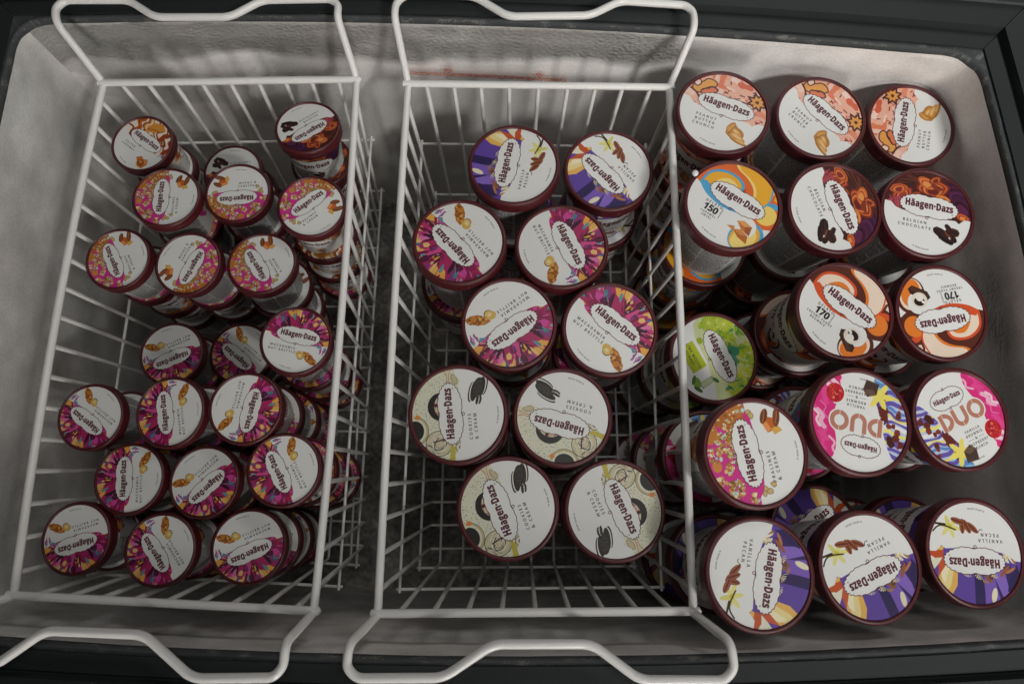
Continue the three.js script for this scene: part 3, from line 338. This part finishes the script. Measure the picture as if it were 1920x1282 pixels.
// ---------------------------------------------------------------- the chest freezer
const YE = 0.80, YF = 0.385;                                       // rim of the opening, floor of the inside
const CORNER = [V(-0.517, YE, -0.494), V(0.481, YE, -0.453), V(0.49, YE, 0.104), V(-0.517, YE, 0.1)], BOW = [0.0185, 0.0094, 0.02, 0.003];
const OUT = [V(0, 0, -1), V(1, 0, 0), V(0, 0, 1), V(-1, 0, 0)];
const cornerAt = (i, o) => { const k = (i + 4) % 4; return CORNER[k].clone().addScaledVector(OUT[k], o).addScaledVector(OUT[(k + 3) % 4], o); };
function sharp(side, s, o) { const p = cornerAt(side, o).lerp(cornerAt(side + 1, o), s); return p.addScaledVector(OUT[side], BOW[side] * 4 * s * (1 - s)); }
const RC = 0.036, sideLen = CORNER.map((c, i) => c.distanceTo(CORNER[(i + 1) % 4])), cut = sideLen.map((l) => RC / l);
// one side of the rounded opening, from the middle of one corner to the middle of the next: [rounded point, point on the square outline at offset o]
function rounded(side, s, o) {
  const a = cut[side], nx = (side + 1) % 4, pv = (side + 3) % 4;
  const bez = (p, c, q, t) => p.multiplyScalar((1 - t) ** 2).addScaledVector(c, 2 * t * (1 - t)).addScaledVector(q, t * t);
  if (s < a) return bez(sharp(pv, 1 - cut[pv], o), cornerAt(side, o), sharp(side, a, o), 0.5 + 0.5 * s / a);
  if (s > 1 - a) return bez(sharp(side, 1 - a, o), cornerAt(side + 1, o), sharp(nx, cut[nx], o), 0.5 * (s - 1 + a) / a);
  return sharp(side, s, o);
}
const warp = (k, n, a) => { const t = k * n; return t < 8 ? t / 8 * a : t > n - 8 ? 1 - (n - t) / 8 * a : a + (t - 8) / (n - 16) * (1 - 2 * a); };  // more rows in the corners
const freezer = thing('chest_freezer', 'open chest freezer with dark slate frame and frosted pale grey inner walls', 'chest freezer');
const RAILS = [[0.0052, -0.002], [0.0058, 0.0035], [0.020, 0.0045], [0.0215, 0.0025], [0.023, 0.0025], [0.0245, 0.012], [0.048, 0.0145], [0.0495, 0.0165], [0.051, 0.017], [0.053, 0.026], [0.074, 0.030], [0.0755, 0.0335], [0.078, 0.0345], [0.16, 0.0355], [0.166, 0.031], [0.167, -0.03]];
const SIDE = ['back', 'right', 'front', 'left'];
for (let i = 0; i < 4; i++) {
  const rail = part('frame_rail', sheet(RAILS.length - 1, 48, (a, b, k) => { const p = sharp(i, lerp(0.0005, 0.9995, b), RAILS[k][0]); p.y = YE + RAILS[k][1]; return p; }, (a, b) => [b * sideLen[i] * 8, a * 2]), M.frame, freezer);
  rail.geometry = rail.geometry.toNonIndexed(); rail.geometry.computeVertexNormals();
  part('outer_panel', sheet(1, 8, (a, b) => { const p = sharp(i, b, 0.165); p.y = lerp(YE - 0.025, 0.02, a); return p; }), M.cabinet, freezer);
  const GP = [[0.0, -0.006], [-0.0004, -0.001], [0.0004, 0.0018], [0.002, 0.0028], [0.0036, 0.0022], [0.0048, 0.0012]], n = 64;
  part('gasket', sheet(GP.length, n, (a, b, k) => { const s = warp(b, n, cut[i]), last = k === GP.length; const p = last ? sharp(i, s, 0.007) : rounded(i, s, GP[k][0]); p.y = YE + (last ? 0.0012 : GP[k][1]) + 0.0012 * fbm(p.x * 40, p.z * 40, 2, 2); return p; }, (a, b) => [b * sideLen[i] * 2 + i * 0.37, a]), M.gasket, freezer);
}
// frosted inner walls: colour of the liner with frost patches, and pebbled clear ice where the frost is thin
const WALLP = { back: 21, right: 33, front: 47, left: 59 };
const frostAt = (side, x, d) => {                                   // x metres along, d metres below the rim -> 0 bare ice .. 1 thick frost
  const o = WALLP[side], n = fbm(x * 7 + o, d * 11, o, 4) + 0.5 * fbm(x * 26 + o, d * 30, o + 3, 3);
  const band = side === 'back' ? 1.3 * sstep(0.045, 0.066, d + 0.05 * fbm(x * 6 + o, 1, o, 3)) + 0.55 * sstep(0.008, 0, d) + 0.9 * sstep(0.62, 0.78, x) - 0.5 * sstep(0.36, 0.26, x) * sstep(0.05, -0.12, fbm(x * 9, d * 13, 3, 4)) : side === 'right' ? 0.98 - 0.55 * sstep(0.02, 0.05, d) * sstep(0.11, 0.07, d) * sstep(0.05, 0.15, x) : 0.72;  // back wall greyer at left, right wall paler: frost plus painted light falloff
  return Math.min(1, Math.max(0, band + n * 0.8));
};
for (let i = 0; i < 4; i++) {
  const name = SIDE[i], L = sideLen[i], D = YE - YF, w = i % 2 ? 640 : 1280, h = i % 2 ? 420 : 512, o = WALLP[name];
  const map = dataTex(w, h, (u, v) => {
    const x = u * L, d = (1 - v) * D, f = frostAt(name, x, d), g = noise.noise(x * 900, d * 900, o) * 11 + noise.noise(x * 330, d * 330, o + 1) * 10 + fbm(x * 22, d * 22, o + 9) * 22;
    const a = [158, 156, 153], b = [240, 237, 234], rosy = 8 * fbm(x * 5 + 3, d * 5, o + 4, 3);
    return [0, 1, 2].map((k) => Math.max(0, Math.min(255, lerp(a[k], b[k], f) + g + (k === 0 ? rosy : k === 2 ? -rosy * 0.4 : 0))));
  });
  const bump = dataTex(w, h, (u, v) => {
    const x = u * L, d = (1 - v) * D, f = frostAt(name, x, d), peb = (0.5 + 0.9 * noise.noise(x * 210 + d * 90, d * 300 - x * 70, o) + 0.4 * noise.noise(x * 420, d * 420, o + 5)) * (0.35 + 0.9 * Math.max(0, fbm(x * 16, d * 16, o, 2) + 0.35)), fr = 0.5 + 0.5 * noise.noise(x * 560, d * 560, o + 2);
    const k = Math.max(0, Math.min(255, 255 * (lerp(peb * 0.8, fr * 0.3, sstep(0.15, 0.6, f)) + 0.2 * f))); return [k, k, k];
  }, false);
  const rough = dataTex(w >> 1, h >> 1, (u, v) => { const f = frostAt(name, u * L, (1 - v) * D), k = 255 * lerp(0.34, 0.93, sstep(0.1, 0.6, f)); return [k, k, k]; }, false);
  for (const t of [map, bump, rough]) t.wrapS = t.wrapT = THREE.ClampToEdgeWrapping;
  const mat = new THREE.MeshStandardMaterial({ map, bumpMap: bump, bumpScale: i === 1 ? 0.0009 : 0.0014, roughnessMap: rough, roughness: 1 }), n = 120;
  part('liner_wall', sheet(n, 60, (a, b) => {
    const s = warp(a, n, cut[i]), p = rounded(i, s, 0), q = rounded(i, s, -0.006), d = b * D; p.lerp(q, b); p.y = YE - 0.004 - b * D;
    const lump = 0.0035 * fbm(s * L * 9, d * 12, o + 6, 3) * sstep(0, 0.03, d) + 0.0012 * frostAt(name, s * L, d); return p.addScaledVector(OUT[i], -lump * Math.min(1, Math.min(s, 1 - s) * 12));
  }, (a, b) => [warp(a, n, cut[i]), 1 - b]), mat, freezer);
}
{
  const fl = dataTex(768, 512, (u, v) => { const f = fbm(u * 14, v * 9, 77, 5), g = noise.noise(u * 160, v * 90, 5) * 18 + noise.noise(u * 400, v * 250, 6) * 10, k = 126 + f * 110 + g * 2.2 + 70 * Math.max(0, noise.noise(u * 60, v * 36, 21)); return [k, k * 0.985, k * 0.95]; });  // floor tone darker than the walls: shade of the depth mixed in
  part('liner_floor', sheet(24, 24, (a, b) => { const p = sharp(0, a, -0.001).lerp(sharp(2, 1 - a, -0.001), b); p.y = YF + 0.004 * fbm(p.x * 20, p.z * 20, 8, 3); return p; }), new THREE.MeshStandardMaterial({ map: fl, bumpMap: fl, bumpScale: 0.003, roughness: 0.7 }), freezer);
  // red load line printed on the back wall, half buried in frost
  const W = 768, H = 64, cv = canvas(W, H), c = cv.getContext('2d'); c.fillStyle = '#c9503c'; c.fillRect(0, 34, W, 22);
  for (const x of [210, 640]) { c.beginPath(); c.moveTo(x - 26, 8); c.lineTo(x + 26, 8); c.lineTo(x, 40); c.fill(); }
  const img = c.getImageData(0, 0, W, H), al = new Uint8Array(W * H * 4);
  for (let y = 0; y < H; y++) for (let x = 0; x < W; x++) { const k = (y * W + x) * 4, on = img.data[k + 3] / 255, n = 0.6 + 1.3 * fbm(x / 10, y / 8, 4, 3) + 0.7 * noise.noise(x / 4.3, y / 3.3, 2), e = on * Math.max(0, Math.min(1, n)) * 225; al[((H - 1 - y) * W + x) * 4] = al[((H - 1 - y) * W + x) * 4 + 1] = al[((H - 1 - y) * W + x) * 4 + 2] = e; al[((H - 1 - y) * W + x) * 4 + 3] = 255; }
  const am = new THREE.DataTexture(al, W, H); am.magFilter = THREE.LinearFilter; am.needsUpdate = true;
  const s0 = 0.392, s1 = 0.583; tag(part('load_line', sheet(30, 2, (a, b) => { const p = sharp(0, lerp(s0, s1, a), -0.0078); p.y = lerp(0.735, 0.717, b) - 0.004 * a; return p; }, (a, b) => [a, 1 - b]), new THREE.MeshStandardMaterial({ color: new THREE.Color(0.72, 0.17, 0.09), alphaMap: am, transparent: true, roughness: 0.9 }), freezer), 'faded red fill line with small triangles on the frosted back wall');
}

// ---------------------------------------------------------------- wire baskets
function basket(label, rim, inset, yr, yf, ym, handles, nCross, nSide, bowL) {
  const t = thing('wire_basket', label, 'wire basket', 'white wire baskets hanging in the chest freezer');
  const [TL, TR, BR, BL] = rim.map(([x, z]) => V(x, yr, z)), RR = 0.0038, RW = 0.00145;
  const left = (s) => TL.clone().lerp(BL, s).add(V(-bowL * 4 * s * (1 - s), 0, 0)), right = (s) => TR.clone().lerp(BR, s).add(V(bowL * 0.6 * 4 * s * (1 - s), 0, 0));
  const curveRod = (f, a, b, n = 60) => { const p = []; for (let i = 0; i <= n; i++) p.push(f(lerp(a, b, i / n))); return rod(p, RR, 0.004, 14); };
  part('rim_rod', curveRod(left, 0, 1), M.wire, t); part('rim_rod', curveRod(right, 0, 1), M.wire, t);
  const over = V(0, 0.0016, 0);
  part('rim_rod', rod([TL.clone().add(V(-0.004, 0, 0)).add(over), TR.clone().add(V(0.004, 0, 0)).add(over)], RR, 0, 14), M.wire, t); part('rim_rod', rod([BL.clone().add(V(-0.005, 0, 0)).add(over), BR.clone().add(V(0.005, 0, 0)).add(over)], RR, 0, 14), M.wire, t);
  for (const h of handles) part('handle', rod(h.map((p) => V(...p)), RR, 0.009, 14), M.wire, t);
  const floorPt = (x, z) => { const u = (x - TL.x) / (TR.x - TL.x); return V(lerp(Math.max(TL.x, BL.x) + inset[0], Math.min(TR.x, BR.x) - inset[0], u), yf, lerp(TL.z + inset[1], BL.z - inset[1], (z - TL.z) / (BL.z - TL.z))); };
  const flare = (l, L) => RW * (1 + 0.7 * Math.exp(-((l / 0.004) ** 2)) + 0.7 * Math.exp(-(((L - l) / 0.004) ** 2)));
  for (let i = 0; i < nCross; i++) {                               // back to front
    const s = (i + 0.62) / (nCross + 0.24), a = TL.clone().lerp(TR, s), b = BL.clone().lerp(BR, s), j = 0.0012 * Math.sin(i * 5.1 + yr * 99);
    const fa = floorPt(a.x, a.z), fb = floorPt(a.x, b.z); fb.x = lerp(fb.x, b.x, 0.25); a.x += j; part('wire', rod([a, fa, fb, b], flare, 0.005, 8), M.wire, t);
  }
  for (let i = 0; i < nSide; i++) {                                // left to right
    const s = (i + 0.62) / (nSide + 0.24), a = left(s), b = right(s), fa = floorPt(TL.x, a.z), fb = floorPt(TR.x, b.z); fa.y = fb.y = yf - 2 * RW;
    part('wire', rod([a, fa, fb, b], flare, 0.005, 8), M.wire, t);
  }
  for (const y of [ym, yf + 0.012]) {                               // straight wires round the outside, crossing at the corners
    const k = (yr - y) / (yr - yf), c = TL.clone().add(BR).multiplyScalar(0.5), q = [TL, TR, BR, BL].map((p) => { const f = floorPt(p.x, p.z), v = p.clone().lerp(f, k); v.x += Math.sign(p.x - c.x) * RW * 2; v.z += Math.sign(p.z - c.z) * RW * 2; v.y = y; return v; });
    for (let e = 0; e < 4; e++) { const a = q[e], b = q[(e + 1) % 4], d = b.clone().sub(a).normalize().multiplyScalar(0.003), lift = V(0, (e % 2) * RW * 1.6, 0); part('ring_wire', rod([a.clone().sub(d).add(lift), a.clone().lerp(b, 0.5).add(lift), b.clone().add(d).add(lift)], RW * 1.1, 0.004, 8), M.wire, t); }
  }
  return t;
}
const YR = 0.775, YH = 0.825;
const S = 0.585 / 0.515, hz = (a) => a.map(([x, z]) => [x * S, YH, z * S]);
basket('white wire basket in the middle of the freezer holding full-size tubs', [[-0.1108, -0.4366], [0.1669, -0.432], [0.1594, 0.0885], [-0.1181, 0.0906]], [0.01, 0.024], YR, 0.543, 0.668, [
  [[-0.1108, YR, -0.438], ...hz([[-0.1045, -0.4235], [-0.1035, -0.437], [-0.093, -0.446], [-0.034, -0.4435], [-0.0035, -0.4222], [0.069, -0.4232], [0.097, -0.4385], [0.1545, -0.434], [0.161, -0.427], [0.1612, -0.411]]), [0.1669, YR, -0.433]],
  [[-0.1181, YR, 0.092], ...hz([[-0.1150, 0.0940], [-0.1162, 0.1085], [-0.1085, 0.1160], [-0.0484, 0.1157], [-0.0132, 0.0938], [0.0568, 0.0938], [0.0892, 0.1170], [0.1480, 0.1175], [0.1556, 0.1100], [0.1545, 0.0925]]), [0.1594, YR, 0.09]]], 9, 17, 0.001);
basket('white wire basket at the left end of the freezer full of mini tubs', [[-0.4348, -0.4372], [-0.1657, -0.4417], [-0.1745, 0.0885], [-0.4407, 0.0752]], [0.008, 0.024], YR, 0.543, 0.668, [
  [[-0.4348, YR, -0.438], ...hz([[-0.4035, -0.4165], [-0.4062, -0.431], [-0.3985, -0.4392], [-0.3424, -0.4393], [-0.3164, -0.4215], [-0.2503, -0.4215], [-0.2225, -0.4393], [-0.162, -0.4405], [-0.1545, -0.434], [-0.155, -0.4225]]), [-0.1657, YR, -0.443]],
  [[-0.1745, YR, 0.09], ...hz([[-0.1599, 0.0929], [-0.1604, 0.1085], [-0.167, 0.1156], [-0.2232, 0.1161], [-0.2604, 0.0877], [-0.3306, 0.0849], [-0.363, 0.108], [-0.424, 0.106], [-0.431, 0.098], [-0.4300, 0.083]]), [-0.4407, YR, 0.0765]]], 9, 17, 0.006);

// ---------------------------------------------------------------- ice cream tubs
function tubParts(pint) {
  const k = pint ? 1 : 0.0310 / 0.0440, H = pint ? 0.101 : 0.0585, rl = 0.0487 * k, ri = 0.0441 * k, sk = pint ? 0.0165 : 0.0125, t = H;
  const p = [[0, t - 0.0016], [ri, t - 0.0016], [ri + 0.0003, t - 0.0012], [ri + 0.0006, t - 0.0003], [ri + 0.0012, t], [rl - 0.0022, t], [rl - 0.0009, t - 0.0004], [rl - 0.0002, t - 0.0013], [rl, t - 0.003], [rl, t - 0.0062], [rl - 0.0002, t - 0.0066], [rl - 0.0007, t - 0.0069], [rl - 0.0007, t - 0.0073], [rl - 0.0002, t - 0.0078], [rl + 0.0001, t - sk + 0.0012], [rl - 0.0003, t - sk + 0.0003], [rl - 0.0012, t - sk], [rl - 0.0035 * k, t - sk + 0.0004], [rl - 0.0042 * k, t - sk + 0.003]].map(([x, y]) => new THREE.Vector2(x, y));
  const lid = new THREE.LatheGeometry(p.reverse(), 72), label = new THREE.CircleGeometry(0.0440 * k, 72); label.rotateX(-Math.PI / 2); label.translate(0, t - 0.0013, 0);
  const rb = (pint ? 0.0372 : 0.0388) * k, rt = 0.0447 * k, top = t - 0.004, q = [[0, 0.005], [rb - 0.0025, 0.0048], [rb - 0.0018, 0.0006], [rb - 0.0009, 0], [rb, 0.0012], [lerp(rb, rt, 0.33), top * 0.33], [lerp(rb, rt, 0.66), top * 0.66], [rt, top]].map(([x, y]) => new THREE.Vector2(x, y));
  const cup = new THREE.LatheGeometry(q, 56), uv = cup.attributes.uv, ps = cup.attributes.position; for (let i = 0; i < uv.count; i++) uv.setY(i, ps.getY(i) / top);
  return { lid, label, cup, H };
}
const GEO = { pint: tubParts(true), mini: tubParts(false) };
const UP = V(0, 1, 0), D2R = Math.PI / 180;
function makeTub(size, kind, P, tilt, yaw, turn, scale, label, group) {       // P: centre of the lid's top; turn: which way the front of the cup faces
  const g = thing(size === 'pint' ? 'ice_cream_tub' : 'mini_ice_cream_tub', label, size === 'pint' ? 'ice cream tub' : 'mini tub', group), G = GEO[size];
  const n = V(Math.tan(tilt[0] * D2R), 1, Math.tan(tilt[1] * D2R)).normalize(); g.quaternion.setFromUnitVectors(UP, n); g.position.copy(P).addScaledVector(n, -G.H * scale); g.scale.setScalar(scale);
  const lid = part('lid', G.lid, M.lid, g); lid.rotation.y = -yaw * D2R; part('lid_label', G.label, LABEL[kind], lid);
  part('cup', G.cup, WRAP[kind], g).rotation.y = turn * D2R; return n;
}
const GROUP = { left: 'mini tubs stacked in the left basket', middle: 'tubs stacked in the middle basket', right: 'tubs stacked at the right end of the freezer' };
const ORD = ['', 'second', 'third', 'fourth', 'fifth'];
let seedT = 5; const RT = rng(99);
// place, kind, lid centre, tilt x and z, lid turn, scale, tubs in the stack, front of cup, label, short name for those below, what the next below shows
function stack(place, kind, x, y, z, tx, tz, yaw, scale, count, turn, label, below, opts = {}) {
  const size = place === 'left' ? 'mini' : 'pint', H = GEO[size].H * scale, base = place === 'right' ? YF + 0.004 : 0.546, pitch = opts.pitch || Math.min(H * 1.004, count > 1 ? (y - base) / count : H);
  const P = V(x, y, z), n = makeTub(size, kind, P, [tx, tz], yaw, turn, scale, label, GROUP[place]);
  for (let k = 1; k < count; k++) {
    const o = (opts.levels || {})[k] || {}, Q = P.clone().addScaledVector(n, -pitch * k); Q.x += (o.dx ?? (RT() - 0.5) * 0.004 * scale); Q.z += (o.dz ?? (RT() - 0.5) * 0.004 * scale);
    if (o.skip) continue;
    makeTub(size, o.kind || kind, Q, [tx * 0.7, tz * 0.7], o.yaw ?? RT() * 360, o.turn ?? RT() * 360, scale, o.label || `${ORD[k]} tub down in the stack under the ${below}`, GROUP[place]);
  }
}
//TUBS
// left basket: mini tubs, from the back row to the front row
stack('left', 'salted', -0.393, 0.762, -0.375, 0, 0, 37, 0.96, 4, -40, 'salted caramel mini tub with brown swirl lid at back left of left basket', 'salted caramel mini tub');
stack('left', 'belgian', -0.215, 0.773, -0.388, 2, -9, 141, 1, 4, 180, 'chocolate mini tub with its cup front showing, back right of left basket', 'chocolate mini tub at the back right', { levels: { 1: { dx: 0.002, dz: 0.000 }, 2: { kind: 'salted' } } });
stack('left', 'belgian', -0.324, 0.695, -0.377, -1, 1, 175, 1, 3, 200, 'low chocolate mini tub half hidden behind the upside-down praline tub, left basket', 'half-hidden low chocolate mini tub');
stack('left', 'praline', -0.355, 0.771, -0.309, 3, -4, 267, 1, 4, -30, 'praline mini tub with lettering running upward, in front of the salted caramel tub', 'praline mini tub beside the salted caramel');
stack('left', 'praline', -0.286, 0.762, -0.318, 1, -2, 175, 1, 4, 10, 'praline mini tub with upside-down lettering, covering part of the low chocolate tub', 'upside-down praline mini tub');
stack('left', 'praline', -0.202, 0.781, -0.294, 4, -2, 318, 1, 4, 170, 'praline mini tub below the chocolate tub, against right rim of left basket', 'praline mini tub at the right rim', { levels: { 1: { kind: 'salted', turn: 175, dx: 0.002 }, 2: { kind: 'salted', turn: 190, dx: 0.002 }, 3: { dx: 0.002 } } });
stack('left', 'praline', -0.401, 0.762, -0.245, -1, 1, 243, 0.97, 4, 0, 'leftmost praline mini tub, near the left rim of the left basket', 'leftmost praline mini tub', { levels: { 1: { yaw: 200, turn: 215, dx: 0.002 } } });
stack('left', 'praline', -0.329, 0.762, -0.240, -1, 1, 114, 0.99, 4, -15, 'praline mini tub with lettering running downward, between two others in left basket', 'praline mini tub with downward lettering');
stack('left', 'praline', -0.250, 0.772, -0.237, 3, -7, 236, 1, 4, 20, 'praline mini tub right of the downward-lettered one, a lower lid showing at its right', 'praline mini tub right of the downward-lettered one', { levels: { 1: { dx: 0.003, yaw: 300 }, 2: { dx: 0.004 } } });
stack('left', 'macadamia', -0.361, 0.711, -0.158, -1, 0, 156, 1, 3, 10, 'low macadamia mini tub with upside-down lettering, left of another low one', 'low upside-down macadamia mini tub');
stack('left', 'macadamia', -0.296, 0.690, -0.163, 0, 0, 219, 1, 3, 30, 'low macadamia mini tub partly covered at right by the upright-lettered one', 'low, partly covered macadamia mini tub');
stack('left', 'macadamia', -0.207, 0.781, -0.155, 4, -2, 11, 1, 4, 0, 'macadamia mini tub with upright lettering, against right rim of left basket', 'upright-lettered macadamia mini tub', { levels: { 1: { dx: 0.001, dz: 0.002, yaw: 190 }, 2: { dx: 0.002, dz: 0.002 }, 3: { dx: 0.003 } } });
stack('left', 'macadamia', -0.405, 0.762, -0.084, -2, 1, 216, 0.95, 4, 120, 'macadamia mini tub nearest the left rim in the third row from the front', 'left macadamia mini tub, third row', { levels: { 1: { dx: 0.003, dz: -0.001 } } });
stack('left', 'macadamia', -0.323, 0.774, -0.087, -5, 1, 258, 1, 4, 60, 'macadamia mini tub with upward lettering in the middle of the third row from front', 'middle macadamia mini tub, third row');
stack('left', 'macadamia', -0.247, 0.787, -0.089, 1, 1, 100, 1, 4, -60, 'macadamia mini tub with downward lettering at right of the third row from front', 'right macadamia mini tub, third row', { levels: { 1: { kind: 'praline', dx: 0.002 }, 2: { dx: 0.003, turn: -90 }, 3: { dx: 0.004 } } });
stack('left', 'macadamia', -0.360, 0.762, -0.026, -1, 0, 264, 0.98, 4, 40, 'macadamia mini tub with upward lettering at left of the second row from front', 'left macadamia mini tub, second row');
stack('left', 'macadamia', -0.288, 0.765, -0.023, -3, 0, 136, 0.99, 4, 0, 'macadamia mini tub in the middle of the second row from front, left basket', 'middle macadamia mini tub, second row');
stack('left', 'macadamia', -0.208, 0.784, -0.033, 2, 0, 242, 0.99, 4, 0, 'macadamia mini tub by the right rim in the second row from front, left basket', 'right macadamia mini tub, second row', { levels: { 1: { kind: 'praline', dx: 0.002, yaw: 30 }, 2: { dx: 0.003, yaw: 60 }, 3: { dx: 0.003 } } });
stack('left', 'macadamia', -0.402, 0.762, 0.028, -3, 0, 163, 0.97, 4, 0, 'macadamia mini tub at the front left corner of the left basket', 'front left corner mini tub');
stack('left', 'macadamia', -0.323, 0.762, 0.038, -1, 0, 233, 0.98, 4, 0, 'macadamia mini tub in the middle of the front row, left basket', 'middle front-row mini tub');
stack('left', 'macadamia', -0.242, 0.762, 0.035, 5, 0, 156, 1, 4, -90, 'macadamia mini tub at right of the front row, its stack leaning into view', 'right front-row mini tub', { levels: { 1: { dx: 0.002, dz: -0.001 }, 2: { dx: 0.003, dz: -0.001 }, 3: { dx: 0.004, dz: -0.001 } } });
// middle basket: full-size tubs
stack('middle', 'vanilla', 0.002, 0.763, -0.350, 0, -4, 281, 1, 2, 0, 'vanilla pecan tub at the back left of the middle basket', 'back left vanilla pecan tub');
stack('middle', 'vanilla', 0.104, 0.747, -0.352, 0, -1, 228, 1, 2, 200, 'vanilla pecan tub at the back right of the middle basket', 'back right vanilla pecan tub', { levels: { 1: { turn: 215, dx: 0.001, dz: 0.001 } } });
stack('middle', 'macadamia', -0.054, 0.762, -0.264, 0, -4, 228, 1, 2, 0, 'macadamia tub at left of the second row from back, middle basket', 'left macadamia tub of the second row', { levels: { 1: { dx: -0.003, dz: 0.001, turn: 190 } } });
stack('middle', 'macadamia', 0.051, 0.757, -0.261, -1, -6, 66, 1, 2, 0, 'macadamia tub below the two vanilla pecan tubs, art half at upper right', 'macadamia tub with art half at upper right');
stack('middle', 'macadamia', -0.003, 0.755, -0.179, 0, 1, 144, 1, 2, 0, 'macadamia tub with upside-down lettering in the middle of the middle basket', 'upside-down macadamia tub', { levels: { 1: { turn: 180 } } });
stack('middle', 'macadamia', 0.098, 0.756, -0.173, 2, 2, 39, 1, 2, 170, 'macadamia tub by the right wires, halfway along the middle basket', 'macadamia tub by the right wires');
stack('middle', 'cookies', -0.052, 0.762, -0.087, -1, 1, 264, 1, 2, 0, 'cookies and cream tub with upward lettering, by left wires of middle basket', 'cookies tub with upward lettering');
stack('middle', 'cookies', 0.049, 0.757, -0.085, 0, -1, 195, 1, 2, 0, 'cookies and cream tub with upside-down lettering in the middle basket', 'cookies tub with upside-down lettering');
stack('middle', 'cookies', -0.004, 0.755, 0.001, 0, 4, 248, 1, 2, 0, 'cookies and cream tub at left of the front row, middle basket', 'front left cookies tub');
stack('middle', 'cookies', 0.098, 0.745, 0.003, -1, 0, 67, 1, 2, 90, 'cookies and cream tub at right of the front row, middle basket', 'front right cookies tub');
// right end: stacks standing on the floor of the freezer
stack('right', 'peanut', 0.216, 0.793, -0.393, 0, -1, 22, 1, 4, 135, 'peanut butter tub at the back, nearest the middle basket', 'left peanut butter tub', { levels: { 1: { turn: 120 } } });
stack('right', 'peanut', 0.327, 0.770, -0.401, 1, 1, 47, 1, 4, -45, 'peanut butter tub between two others along the back wall', 'middle peanut butter tub');
stack('right', 'peanut', 0.433, 0.753, -0.403, 2, 2, 283, 1, 4, -70, 'peanut butter tub in the back right corner of the freezer', 'back right corner tub');
stack('right', 'gelato150', 0.216, 0.799, -0.287, 0, 0, 35, 1, 4, 15, 'caramel swirl gelato tub with orange, yellow and blue swirls on its lid', 'orange and blue swirl tub', { levels: { 1: { turn: 110, dx: -0.001 } } });
stack('right', 'belgian', 0.322, 0.786, -0.290, 3, 3, 71, 1, 4, -30, 'chocolate tub with lettering running downward, beside the orange swirl tub', 'chocolate tub with downward lettering');
stack('right', 'belgian', 0.418, 0.780, -0.287, 2, 2, 11, 1, 4, -45, 'chocolate tub with upright lettering against the right wall', 'upright-lettered chocolate tub');
stack('right', 'gelato170', 0.318, 0.789, -0.182, 3, 2, 39, 1, 4, 90, 'fudge brownie gelato tub leaning so its cup front shows at the left', 'left fudge brownie tub', { levels: { 1: { dx: 0.001 } } });
stack('right', 'gelato170', 0.419, 0.777, -0.184, 6, 3, 169, 1, 4, 130, 'fudge brownie gelato tub with upside-down lettering by the right wall', 'upside-down fudge brownie tub');
stack('right', 'lime', 0.210, 0.723, -0.151, 7, 3, 65, 1, 3, 80, 'lime sorbet tub with bright green lid behind the basket wires', 'lime sorbet tub');
stack('right', 'praline', 0.213, 0.814, -0.046, 7, 1, 259, 1, 4, 20, 'full-size praline tub with pink art at its left, nearest the middle basket', 'full-size praline tub', { levels: { 1: { kind: 'duo', dx: -0.001, dz: -0.001 } } });
stack('right', 'duo', 0.310, 0.809, -0.074, 6, 1, 192, 1, 4, 30, 'two-flavour raspberry and vanilla tub with upside-down lettering', 'upside-down two-flavour tub', { levels: { 1: { dx: -0.002, dz: 0.001 } } });
stack('right', 'duo', 0.419, 0.780, -0.080, 6, 2, 336, 1, 4, 120, 'two-flavour raspberry and vanilla tub with upright lettering by the right wall', 'upright-lettered two-flavour tub');
stack('right', 'vanilla', 0.213, 0.799, 0.056, 4, 0, 102, 1, 4, 70, 'vanilla pecan tub with lettering running downward at front, beside the middle basket', 'vanilla pecan tub with downward lettering', { levels: { 1: { dx: -0.000, dz: -0.001, yaw: 330 } } });
stack('right', 'vanilla', 0.316, 0.784, 0.051, 6, 0, 157, 1, 4, 60, 'vanilla pecan tub in the middle of the front row at the right end', 'middle front-row vanilla pecan tub', { levels: { 1: { dx: 0.008, dz: -0.026, yaw: 323, label: 'low vanilla pecan tub mostly covered, purple lid showing in the gap behind the front row' } } });
stack('right', 'vanilla', 0.420, 0.770, 0.040, 6, 1, 183, 1, 4, 45, 'vanilla pecan tub in the front right corner of the freezer', 'front right corner tub');
//END
// a bead of ice on the rim of the orange swirl tub
{
  const g = new THREE.IcosahedronGeometry(0.0033, 4), p = g.attributes.position; for (let i = 0; i < p.count; i++) { const v = V(p.getX(i), p.getY(i), p.getZ(i)), k = 1 + 0.16 * fbm(v.x * 300, v.y * 300, v.z * 300, 2); p.setXYZ(i, v.x * k, v.y * k * 0.8, v.z * k); } g.computeVertexNormals();
  const m = part(numbered('ice_bead'), g, M.ice, scene); m.position.set(0.1805, 0.801, -0.3195); tag(m, 'small white bead of ice on the rim of the orange and blue swirl tub', 'ice');
}
renderer.render(scene, camera);
